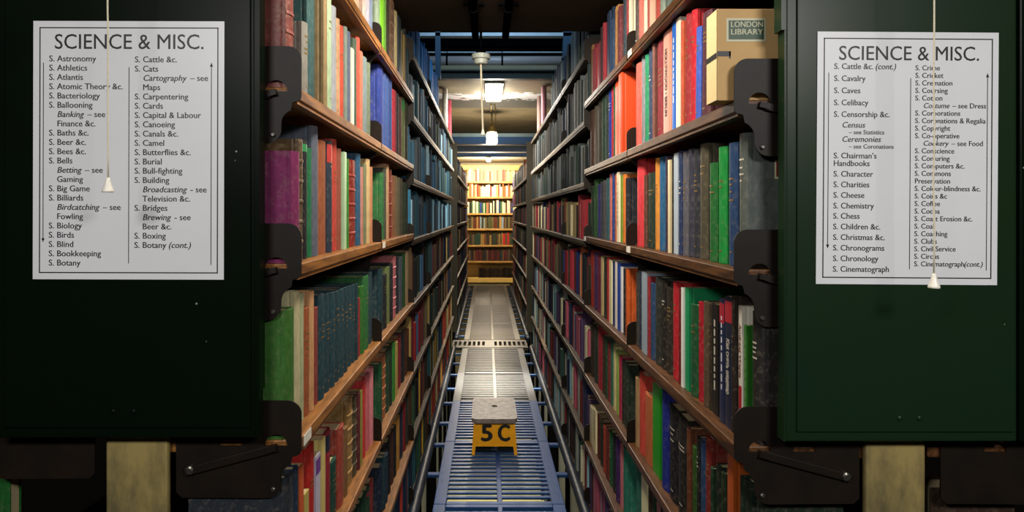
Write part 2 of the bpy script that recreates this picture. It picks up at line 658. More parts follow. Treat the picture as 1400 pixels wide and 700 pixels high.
def make_shelf(side, rng, b, lv, y0, y1, z, words):
    s = SGN[side]
    o = thing('bookshelf', words, 'shelf', (s * FACE[side], y0 + 0.004, z), group=f'shelves of the {SIDEW[side]} {"front" if rng == 0 else "far"} stack')
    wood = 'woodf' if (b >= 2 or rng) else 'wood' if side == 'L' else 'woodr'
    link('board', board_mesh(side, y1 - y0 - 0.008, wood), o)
    if rng == 0 and b < 4 and lv is not None:
        near = b == 0
        pl = link('end_bracket', PLATE[(side, 1 if near else 0)], o, (s * (-0.006 if near else 0.0), -0.004 if near else 0.0, 0))
        if near:
            link('lever', LEVER[side], pl)
            for rv in RIVET[side]:
                link('rivet', rv, pl)
    t = TAGS.get((side, b, lv)) if rng == 0 else None
    if t is not None:
        mb = MB()
        x = -s * 0.0008
        mb.box(x - 0.0006, x + 0.0006, 0, 0.052, -0.021, -0.002)
        q = build('shelf_label', mb, M['tag'], o, (0, t, 0))
        q['label'] = 'small white paper label on the shelf edge'
    return o


for side in 'LR':
    for rng, bays in ((0, BAYS), (1, BAYS2)):
        for b in range(len(bays) - 1):
            levels = LV[side] if (rng == 0 and b < 2) else LV3[side]
            for i, z in enumerate(levels):
                if rng == 1 and i == 0:
                    continue
                if z == 0:
                    z = 0.012
                which = 'front' if rng == 0 else 'far'
                w = f'wooden shelf, {ORD[i]} down in the {ORD[b]} bay of the {SIDEW[side]} {which} stack'
                make_shelf(side, rng, b, i if (rng == 0 and b < 2) else -1, bays[b], bays[b + 1], z, w)

# stacks: posts and a dark sheet added for the shaded gaps (mostly hidden by books)
for side in 'LR':
    s = SGN[side]
    for rng, bays in ((0, BAYS), (1, BAYS2)):
        which = 'front' if rng == 0 else 'far'
        o = thing('bookstack', f'{SIDEW[side]} {which} book stack of posts and an added dark sheet behind the shelves', 'book stack',
                  (s * (FACE[side] + HALF), bays[0], 0))
        mb = MB()
        mb.box(-0.004, 0.004, 0.03, bays[-1] - bays[0], -2.3, 2.14)
        build('back_panel', mb, M['back'], o)
        for k, y in enumerate(bays):
            if k == 0 and rng == 0:
                a, c = sorted((PX(145, 1.2) - s * (FACE[side] + HALF), PX(230, 1.2) - s * (FACE[side] + HALF))) if side == 'L' else \
                    sorted((PX(1183, 1.2) - s * (FACE[side] + HALF), PX(1265, 1.2) - s * (FACE[side] + HALF)))
                mb = MB()
                mb.box(a, c, -0.012, 0.003, -2.3, CEIL - 0.002, ch=0.005)
                q = build('post', mb, M['oldwood'], o)
                q['label'] = 'worn cream painted post at the stack end'
            else:
                mb = MB()
                mb.box(-0.045, 0.045, y - bays[0] - 0.004, y - bays[0] + 0.004, -2.3, 2.14)
                build('post', mb, M['black'], o)
    # end face of the far stack seen across the cross aisle
    mb = MB()
    x0, x1 = sorted((s * (FACE[side] + 0.004), s * (FACE[side] + 2 * HALF)))
    mb.box(x0, x1, 7.725, 7.742, 0.0, 2.15)
    o = build('stack_end', mb, M['olive'])
    tag(o, f'olive painted end board of the {SIDEW[side]} far stack across the aisle', 'end board', 'end boards of the far stacks')

# ------------------------------------------------------------------ books
random.seed(11)


def book_profile(t, w, s, detail, bd):
    h = t / 2
    n = 8 if detail else 3
    g = 0.0012 if detail else 0.0
    outer = [(-w, -h)]
    if detail and t > 0.012:
        outer += [(-s - 0.0125, -h), (-s - 0.0095, -h + g), (-s - 0.0055, -h)]
    if s > 0.0006:
        for i in range(n + 1):
            a = -1 + 2 * i / n
            outer.append((-s * a * a, a * h))
    else:
        outer += [(0, -h), (0, h)]
    if detail and t > 0.012:
        outer += [(-s - 0.0055, h), (-s - 0.0095, h - g), (-s - 0.0125, h)]
    outer += [(-w, h)]
    inn = s + 0.003
    inner = [(-w, h - bd), (-inn, h - bd), (-inn, -h + bd), (-w, -h + bd)]
    return outer + inner


def spine_s(t, kind):
    return min(0.0065, t * 0.18) if kind in 'cl' else min(0.001, t * 0.03)


def strip(mb, t, s, z0, z1, fy, off=0.0004, n=6, fy0=None, mi=0):
    h = t / 2
    a0, a1 = (-fy if fy0 is None else fy0), fy
    vs, fs = [], []
    for i in range(n + 1):
        a = a0 + (a1 - a0) * i / n
        x = -s * a * a + off
        vs += [(x, a * h, z0), (x, a * h, z1)]
    for i in range(n):
        fs.append((2 * i, 2 * i + 2, 2 * i + 3, 2 * i + 1))
    mb.add(vs, fs, mi)


def cname(hx):
    import colorsys
    r, g, b = [int(hx.lstrip('#')[i:i + 2], 16) / 255 for i in (0, 2, 4)]
    h, s, v = colorsys.rgb_to_hsv(r, g, b)
    h *= 360
    if v < 0.16:
        return 'black'
    if s < 0.14:
        return 'dark grey' if v < 0.35 else 'grey' if v < 0.66 else 'pale grey' if v < 0.8 else 'off-white'
    if h < 16 or h >= 345:
        return 'dark maroon' if v < 0.33 else 'maroon' if v < 0.5 else ('pink' if s < 0.42 else 'red')
    if h < 42:
        if v < 0.36:
            return 'dark brown'
        if s < 0.45:
            return 'cream' if v > 0.74 else 'tan' if v > 0.5 else 'grey-brown'
        return 'orange' if v > 0.7 else 'brown'
    if h < 68:
        return 'cream' if (v > 0.7 and s < 0.45) else 'yellow' if v > 0.62 else 'olive'
    if h < 165:
        return 'dark green' if v < 0.34 else 'pale green' if (v > 0.6 and s < 0.35) else 'green'
    if h < 205:
        return 'dark teal' if v < 0.4 else 'teal' if s > 0.3 else 'blue-grey'
    if h < 262:
        return 'navy' if v < 0.42 else 'pale blue' if (v > 0.6 and s < 0.4) else 'blue'
    return 'dark purple' if v < 0.4 else 'purple' if s > 0.25 else 'lilac'


class B:
    pass


SHELVES = {}     # (side, bay, level) -> list of books near to far


def spec(side, level, text, base_ins=0.024):
    """one line per book: x0 x1 ytop colour kind flags (pixel columns of the spine)"""
    z = (LV[side][level] or 0.012) + 0.0006
    fx = FACE[side]
    rows = []
    for ln in text.strip().splitlines():
        p = ln.split()
        if not p:
            continue
        x0, x1, yt = float(p[0]), float(p[1]), float(p[2])
        o = B()
        o.hex, o.kind, o.flags, o.ins, o.lean, o.label = p[3], p[4], [], base_ins + random.uniform(-0.003, 0.003), 0.0, None
        o.wd = None
        for q in p[5:]:
            if q.startswith('i='):
                o.ins = float(q[2:])
            elif q.startswith('lean='):
                o.lean = float(q[5:])
            elif q.startswith('w='):
                o.wd = float(q[2:])
            else:
                o.flags.append(q)
        pl = fx + o.ins
        xm = (x0 + x1) / 2
        o.bay = 0 if (fx + 0.012) * F / abs(xm - VX) < BAYS[1] - 0.01 else 1
        d = sorted((pl * F / abs(x0 - VX), pl * F / abs(x1 - VX)))
        o.y0, o.y1 = d
        o.h = PZ(yt, d[0]) - z
        rows.append(o)
    for b in (0, 1):
        rb = [o for o in rows if o.bay == b]
        if not rb:
            continue
        lo, hi = min(o.y0 for o in rb), max(o.y1 for o in rb)
        end = BAYS[b + 1] - 0.005
        beg = max(lo, BAYS[b] + 0.007)
        k = min(1.0, (end - beg) / (hi - lo))
        for o in rb:
            o.y0, o.y1 = beg + (o.y0 - lo) * k, beg + (o.y1 - lo) * k
    rows.sort(key=lambda o: o.y0 + o.y1)
    prev = BAYS[0] + 0.006
    for o in rows:
        t = max(o.y1 - o.y0, 0.009)
        o.y0 = max(o.y0, prev)
        o.y1 = max(o.y1, o.y0 + min(t, 0.012))
        prev = o.y1 + 0.0005
    top = (LV[side][level - 1] - 0.034) if level > 0 else CEIL - 0.01
    out = {}
    for o in rows:
        b = o.bay
        o.y1 = min(o.y1, BAYS[b + 1] - 0.003)
        if b == 1:
            o.y0 = max(o.y0, BAYS[1] + 0.006)
        if o.y1 - o.y0 < 0.006:
            continue
        o.side, o.bay, o.level, o.z = side, b, level, z
        o.h = max(0.12, min(o.h, top - z))
        SHELVES.setdefault((side, b, level), []).append(o)


def fill(side, bay, level, y0, y1, z, top, pal, hr=(0.19, 0.25), tr=(0.014, 0.045), kinds='ccclp'):
    L_ = SHELVES.setdefault((side, bay, level), [])
    y = max([y0 + 0.01] + [o.y1 + 0.001 for o in L_])
    run = 0
    while True:
        if run <= 0:
            run = random.choice([1, 1, 1, 2, 3, 5])
            hx = random.choice(pal)
            bh = random.uniform(*hr)
            bt = random.uniform(*tr)
            kd = random.choice(kinds)
        run -= 1
        t = bt * random.uniform(0.92, 1.08)
        if y + t > y1 - 0.006:
            break
        o = B()
        j = random.uniform(0.85, 1.15)
        o.hex = '#' + ''.join('%02x' % max(0, min(255, int(int(hx[k:k + 2], 16) * j))) for k in (1, 3, 5))
        o.kind, o.flags, o.label, o.wd = kd, [], None, None
        o.ins = 0.022 + random.uniform(-0.006, 0.008)
        o.lean = random.choice([0, 0, 0, 0, 0, 0, 0, 0])
        o.y0, o.y1 = y, y + t
        o.h = min(bh * random.uniform(0.985, 1.015), top - z - 0.006)
        o.side, o.bay, o.level, o.z = side, bay, level, z + 0.0006
        L_.append(o)
        y += t + 0.0006 + (0.02 if random.random() < 0.03 else 0)


# ---- hand-listed books of the two front bays (pixel columns read off the photograph)
spec('L', 0, '''
466 474 -60 #8a6a52 c
474 484 -50 #b8a890 c
484 490 -40 #cbbb9a p
490 496 -45 #bda68e c
496 501 -50 #8d7468 c
501 506 -40 #b79a94 c
506 511 -60 #8d8a96 c
511 516 -60 #5f6c84 c
516 521 -55 #7a8a78 c
521 525 -70 #6fae2c p
525 529 -65 #4c7a2c c
529 534 -70 #2e2a24 c
534 541 -70 #5e4634 l B
541.5 544 -60 #a89a70 c
''')
spec('L', 1, '''
385 394 -30 #16323a c i=0.035
394 403 -40 #83453f l B i=0.018
404 422 15 #8d8a82 c i=0.006
422.5 432 -25 #3a5a5c c
432.5 448 -30 #8f7a58 c i=0.008
448.5 454.5 -12 #a3bd9a c i=0.008
455 461 5 #9ba0a8 c
461.5 465.3 23 #c39a76 l
465.6 471 32 #c2513e c
471.3 475 33 #7b8a80 c
475.3 480.3 40 #56647e c
480.6 484 64 #d8d0c0 p
484.3 488.5 50 #44584a c
488.8 493 48 #c0503e c
493.2 497 68 #b06a55 c
497.3 503 75 #6c7c80 c
503.2 507 83 #5e6a58 c
519.5 527 86 #2c3c84 c
527.3 531 100 #3c5490 c
531.3 535 103 #405a98 c
535.3 540.4 108 #36508c c
540.7 543.7 125 #a83040 c
544 546.6 128 #8c2a38 c
546.9 551 131 #2a3138 c
551.3 555.5 137 #5a3c34 c
555.8 560 138 #6e7a4c c Lp:#2f7a3c
560.2 564 140 #3a4032 c
''')
spec('L', 2, '''
400 411 205 #7a2c5a c i=0.008 w=0.20
409 414 189 #5c4a34 l i=0.012 B
414.5 422.5 190 #20262a c Lp:#2e8a52
423 429 202 #24704a c
429.5 439 171 #5c6474 c
439.5 451 191 #96583c c
451.5 459 192 #2e3a48 c Lp:#b03a38
459.5 466 191 #b8483e c
466.4 472 204 #8e5040 c
472.4 478 208 #a8c8a4 p
478.3 483 218 #37802f c
483.4 493 219 #84281f l B
493.4 499.6 211 #2c5674 c
499.9 503 230 #b07a70 c
503.3 507 226 #6e7658 c
507.3 512.5 219 #c3a878 c
512.8 516 230 #b07a58 c
523 526 236 #2f6a3c c
526.3 529.6 229 #41473e c
530 534.5 224 #b89470 c
534.8 538.5 232 #7a2f26 l B
538.8 543 240 #8a5a40 c
543.3 547 241 #7a6248 c
547.3 551 243 #5e5a48 c
551.3 555 245 #4c4a3c c
555.3 559 250 #30402e c
559.3 563.5 252 #2c3a30 c
''')
spec('L', 3, '''
390 403.5 427 #3c6c2e c i=0.02 w=0.20
404 411 400 #c0b890 c
411.3 416.5 402 #aab08a c
417 425.5 423 #9a5636 c
425.8 432 399 #c8986a c
432.4 438 421 #86403c c
438.4 448 404 #24424c c
448.3 456 402 #223f4a c
456.3 463 400 #24424c c T:#b09070
463.3 469.6 398 #213c46 c T:#b09070
469.9 476 395 #24424c c T:#b09070
476.3 481.6 392 #213c46 c T:#b09070
481.9 487 390 #233f49 c T:#b09070
487.3 492 388 #233f49 c T:#b09070
492.3 495.6 386 #1f3a42 c
495.9 499 405 #8a2f34 c
499.3 505 390 #2f6a2c c
505.3 511.5 376 #2c6a3c c
511.8 516 370 #27424a c
521 525.5 368 #203c44 c
526 531.5 376 #22262a c T:#c0b090
531.8 536 365 #6a7a4a c
536.3 540.5 360 #23282c c
540.8 545.5 350 #c07078 l B
545.8 550 352 #2a3038 c
550.3 555 350 #4a5560 c
555.3 559.5 345 #23502c c
559.8 563.5 342 #a08a68 c
''')
spec('L', 4, '''
391 397 657 #2a3038 c
397.3 402.5 653 #3a4048 c
402.8 410 645 #22344a c
410.4 416.5 640 #c0582c p
417 424 677 #b0a058 p
424.3 434 613 #b22a26 c
434.4 441 623 #b8b4c8 p Lp:#6a3a8a
441.4 448 601 #c8b670 p
448.4 457 591 #8e2434 c Lp:#1c2438
457.4 465.6 630 #1f443c c
466 476 586 #a2463a l
476.4 481 582 #7a5a3a c
481.4 488 543 #9c7a48 l B
488.3 494 540 #4a4230 l B
494.3 498 534 #5c2a30 c
498.3 501.5 530 #8c8a44 c
501.8 506 514 #c23a3a c
506.3 511.5 508 #c86a74 c
511.8 516.6 500 #d08088 c
521 524 498 #1f5034 c
524.3 530 488 #a06038 l B
530.3 536 480 #2c4a34 c
536.3 540 470 #24382c c
540.3 545 468 #3a8a3a c
545.3 549 465 #b0a058 c
549.3 554 458 #8c2a34 c
554.3 559 450 #22262c c
559.3 563.5 446 #54321f c
''')
spec('L', 5, '''
488 494 700 #22342c c
494.3 500 690 #1d3a2c c
500.3 506 676 #20402e c Lp:#7a2a30
506.3 511.5 665 #24402e c Lp:#7a2a30
511.8 516.6 652 #7a2c2c c
521 525 640 #1c2c40 c
525.3 529 628 #1c3a44 c
529.3 533 622 #20344a c
533.3 537.5 602 #16181a c
537.8 542 590 #4c2a24 c
542.3 546 582 #1a1c1e c
546.3 551 570 #c08a3a c
551.3 556 558 #1d2c44 c
556.3 560 545 #7a2428 c
560.3 563.5 536 #2a3a2c c
''')
spec('R', 0, '''
915 906 -60 #6a7a74 c
905.7 899 -60 #8a9a90 c
898.7 893.5 -60 #a83c34 c
893.2 885 -60 #c8a08a p
884.7 881.5 -60 #8c3a38 c
881.2 876.5 -60 #d0b0a0 p
876.2 867 -60 #aa5a52 c
866.7 863 -60 #3a3230 c T:#d8d0c0
862.7 859.5 -60 #c0b8a0 p
''')
spec('R', 1, '''
968 954.5 13 #55303c c T:#c8a058 lean=2
954 946.5 37 #4462c0 c lean=2
946.2 938.8 15 #be2634 c T:#c8a058 lean=2
938.5 931 20 #9c3038 c T:#c8a058 lean=1.6
930.7 926 30 #c0583c c
925.7 919.5 26 #e4dccc p
919.2 913.5 29 #2264c4 p T:#d0d8e0
913.2 910 36 #d08a72 p
909.7 900.8 44 #dca090 p TXT:HOLLYWOOD
900.5 889.5 57 #8c3640 c T:#c8a058
889.2 884.2 58 #7a5048 c
883.9 878 68 #30405c c T:#8090a0
877.7 872.8 80 #24805c c T:#c8c090
872.5 868 73 #747880 c
867.5 859.5 91 #c05a52 c
850 845 98 #c2421c p i=0.008
844.7 839.5 100 #d04818 p
839.2 836 105 #2f5a40 c
835.7 833 112 #a02c38 c
832.7 828.5 118 #24389a c T:#c8c8d8
828.2 823.5 128 #30403c c
823.2 818.5 132 #284438 c
818.2 813 138 #404038 c
812.7 807.5 146 #6a6258 c
807.2 802 152 #5a4038 c
''')
spec('R', 2, '''
1018 1007 181 #5a615e c T:#c0c4b8 i=0.022 w=0.20
1004 991.5 194 #28446c c T:#a8a080
988.5 977 200 #1b9040 c T:#c8c070
976 964.5 222 #236a34 c T:#c8b868
962 951 196 #4e4a3c c
950.6 943 205 #30343c c
942.7 935 204 #3a3c4c c
934.7 927.5 208 #5c5c66 c
927.2 922.4 207 #2a3a60 c T:#c8c8c8
922.1 916.5 210 #aebccc p
916.2 913.5 215 #2a2a2c c
913.2 908.5 219 #dccca4 p
908.2 903.5 215 #3c3048 c
903.2 894.5 215 #28608a c
894.2 889.7 217 #d08838 c
889.4 878.5 236 #26362c c
878.2 874.2 240 #5a3a30 c
873.9 863.5 218 #d03c46 c
857.5 853.5 243 #24262e c
853.2 849.3 238 #c8702c c
849 846 240 #6a8a2c c
845.7 841 235 #dcd0b4 p T:#606060
840.7 837.5 238 #c86a3c c
837.2 833.5 236 #28407a c
833.2 829 238 #c8706a c
828.7 824.5 244 #2c5a64 c
824.2 820 247 #4a4c50 c
819.7 815.5 249 #3a3c48 c
815.2 811 253 #34346a c
810.7 806 246 #2f5a30 c
805.7 801.5 255 #2a4030 c
''')
spec('R', 3, '''
1037 1025 429 #2b2a29 c T:#8a8478 i=0.04
1024.7 1017 447 #2b6c22 p T:#78a060 i=0.034
1016.7 1009 420 #d8d2c4 p Lb:#b01c28 TXT:Andrzej i=0.03
1006.5 1000 407 #2c2420 c T:#b0a060 i=0.02
999.5 989 407 #1c2438 p TXT:Как_снять Lp:#a02030
988.5 981.5 409 #1f2a48 p T:#c8c8d0 Lp:#a02030
979.5 970.5 417 #1e1c1c p T:#b0b0a0
970 965 415 #3a3228 c
964.6 956.8 413 #5a4a3a c
956.4 950 413 #aa1e30 c
948 938.5 417 #1d5432 c
938 932.5 393 #1e8a58 p
932.2 927.6 393 #dce0dc p
926.5 922.8 394 #6a1c24 c
922.4 913.5 386 #b4222e c
912.8 905.5 393 #2e2824 c
905.2 898.5 383 #22201f c T:#c8c8c0
898.2 889.5 379 #2c302e c
889.2 883 387 #2a4468 c
882.7 879.5 377 #8a2c34 c
879.2 872.3 372 #8c9caa p
872 867 369 #2c3444 c
866.7 864 370 #3a3a38 c
857.5 854 368 #c05420 c
853.7 850 368 #23262a c
849.7 847 365 #d8d8d8 p
846.7 842 360 #22408a p
841.7 838.5 358 #d8d0c8 p
838.2 833.5 358 #24346a c
833.2 829.5 355 #d0c8a0 p
829.2 825.5 352 #b82a34 c
825.2 820.5 352 #2c3028 c
820.2 816 350 #b8a878 c
815.7 811 348 #6a2440 c
810.7 806 345 #4a2c58 c
805.7 801.5 342 #9a3028 c
''')
spec('R', 4, '''
1024 1016 660 #1c2a20 c i=0.03
1015.7 1010 655 #20342a c i=0.03
1002 994 625 #a8501f p
990 984 650 #22301f c
983.6 977 640 #1f2a22 c
976.6 970 645 #1d3a28 c
969.5 962.5 601 #7a2a24 c
962.2 956.2 606 #2a4468 c
955.9 951.3 600 #202226 c T:#d0d0d0
951 944.5 615 #2f5420 c
944.2 937.5 590 #6a3c28 c
937 924.5 576 #20201f c T:#6a6a6a
924.2 912.5 562 #1a1c22 c T:#8a8a8a
912 902.5 541 #1c2c84 c
902 891.8 532 #1f8a1c p
891.3 879.8 547 #b4643c c
879.5 872 515 #c4483a c
871.7 867 519 #a0805c c
856.5 852.5 500 #26342a c
852.2 848 495 #2a2a24 c
847.7 843.5 488 #a02c48 c
843.2 839.5 480 #8aa050 c
839.2 835 472 #c8c08a c
834.7 831 468 #2f6a58 c
830.7 827 468 #7a2c30 c
826.7 823.5 460 #2a4030 c
823.2 819 458 #3a302a c
818.7 812 446 #a02834 c
811.7 807 444 #2c3830 c
806.7 801.5 440 #3a3028 c
''')
spec('R', 5, '''
924 917 690 #3a3028 c
916.7 911 686 #8ab03a p
910.7 906 674 #dcd8c8 p T:#404040
905.7 900 668 #2a2430 c
899.7 895 664 #a06a6a c
894.7 889 655 #20402c c
888.7 883 650 #3a2a24 c
882.7 875 642 #d8d2a8 p
874.7 866 636 #2f6a5c c
855.5 850 615 #2c7a68 c
849.7 845 611 #c07078 c
844.7 839 604 #40245c c
838.7 834 596 #24262c c
833.7 829 590 #1d5a34 c T:#c8c8b0
828.7 824 586 #6a2a24 c
823.7 820 580 #a03c30 c
819.7 816 572 #22301f c
815.7 811 566 #5a2420 c
810.7 806 556 #d0c49a p T:#907a50
805.7 801.5 552 #c8bc96 p
''')

TEAL = ['#24424c', '#1f3444', '#2a5a78', '#22303c', '#2c4a5a', '#3a4a52', '#16262e', '#2f6a8a', '#8ab4c8', '#20402c', '#4a5560']
DARKL = ['#22303c', '#2a3a2c', '#5a2a2c', '#1d2c44', '#24382c', '#1a1c1e', '#4c2a24', '#24424c', '#7a2428', '#6a5a40', '#a08a50', '#3a5a7a']
LOWL = ['#22342c', '#7a2c2c', '#1c2c40', '#c09a3a', '#2a5a64', '#1a1c1e', '#4c3a24', '#a03a2c', '#2c4a34', '#b0a070']
GREYR = ['#30383c', '#2a3030', '#3a4444', '#4a4c4a', '#22282c', '#2c3c34', '#5a5a58', '#6a7474', '#20304a', '#3c302c']
MIXR = ['#5a2420', '#3a302a', '#8a2c34', '#2c3830', '#24346a', '#c8bc96', '#a05838', '#4a2c48', '#6a5a44', '#22282c', '#8a7a54', '#b03a44']
LOWR = ['#20402c', '#6a2a24', '#1c2440', '#8ab0b8', '#3a2a24', '#2f5a50', '#c8c0a0', '#a05060', '#24262c', '#4a3a58', '#a0a498']

for side in 'LR':
    for rng, bays in ((0, BAYS), (1, BAYS2)):
        for b in range(len(bays) - 1):
            levels = LV[side] if (rng == 0 and b < 2) else LV3[side]
            for i, z in enumerate(levels):
                if rng == 1 and i == 0:
                    continue
                top = (levels[i - 1] - 0.03) if i else z + 0.33
                if rng == 0 and b < 2:
                    if i == 0:
                        top = CEIL - 0.008
                    if (side, b, i) in SHELVES and len(SHELVES[(side, b, i)]) > 5 and not (i == 0):
                        continue
                    if i == 0 and b == 0:
                        continue
                elif i == 0:
                    top = z + 0.31
                    if b >= 4:
                        continue
                zz = z or 0.012
                if side == 'L':
                    pal = TEAL if (i < 4) else DARKL if i < 6 else LOWL
                    if rng == 0 and b < 2 and i == 0:
                        pal = ['#16262e', '#1d2a30', '#22343a', '#203028', '#24282c', '#6a5a34']
                    if rng == 0 and b in (2, 3) and i == 0:
                        pal = ['#1f5f94', '#2a70a8', '#1c4a78', '#24405c', '#3a86b8']  # blue well light on these spines put into the cover colours
                    if rng == 1:
                        pal = DARKL + ['#30384c', '#40304a']
                else:
                    pal = GREYR if i < 3 else MIXR if i < 5 else LOWR
                    if rng == 0 and b < 2 and i == 0:
                        pal = ['#5a2a30', '#7a2c34', '#2c3a44', '#a0764a', '#3a3034', '#24344c']
                    if rng == 1:
                        pal = MIXR + GREYR
                hi = min(0.26, top - zz - 0.01)
                if rng == 0 and i == 0 and b < 2:
                    fill(side, b, i, bays[b], bays[b + 1], zz, top, pal, (0.2, 0.27))
                else:
                    fill(side, b, i + (10 if rng else 0), bays[b], bays[b + 1], zz, top, pal, (hi * 0.70, hi))


def book_matrix(o):
    s = SGN[o.side]
    # local +x is the spine direction (towards the aisle), +y along the shelf
    loc = Vector((s * (FACE[o.side] + o.ins), (o.y0 + o.y1) / 2, o.z + abs(math.sin(math.radians(o.lean))) * (o.y1 - o.y0) / 2))
    rz = 0.0 if o.side == 'L' else PI
    return loc, rz


def visible_area(o):
    s = SGN[o.side]
    pl = FACE[o.side] + o.ins
    x0, x1 = VX + s * pl * F / o.y0, VX + s * pl * F / o.y1
    d = (o.y0 + o.y1) / 2
    ya, yb = VY - (o.z + o.h - CZ) * F / d, VY - (o.z - CZ) * F / d
    lo, hi = (347, 1075)
    wpx = max(0, min(max(x0, x1), hi) - max(min(x0, x1), lo))
    hpx = max(0, min(yb, 700) - max(ya, 0))
    return wpx * hpx


allb = []
for key, lst in SHELVES.items():
    lst.sort(key=lambda o: o.y0)
    for n, o in enumerate(lst):
        o.n = n
        o.area = visible_area(o)
        allb.append(o)
allb.sort(key=lambda o: -o.area)
single, rest = [o for o in allb[:298] if o.area > 0], [o for o in allb[298:] if o.area > 0]

SPECIAL = {('L', 2, '#7a2c5a'): 'large plum purple cloth book, its whole front cover showing above the left middle bracket',
           ('L', 3, '#3c6c2e'): 'large moss green cloth book showing its cover above the lowest left bracket',
           ('R', 1, '#dca090'): 'pink jacketed book with HOLLYWOOD BERLIN in black capitals down the spine',
           ('R', 2, '#5a615e'): 'large grey cloth book beside the green board, a small red label on its cover',
           ('R', 3, '#d8d2c4'): 'white and red jacketed book with a name down the white spine',
           ('R', 2, '#1b9040'): 'bright emerald green cloth book standing next to a navy one, right middle shelf',
           ('R', 1, '#be2634'): 'bright scarlet cloth book leaning beside a blue one on the cardboard box shelf',
           ('R', 3, '#1c2438'): 'navy jacketed book with white Cyrillic title lettering down the spine'}


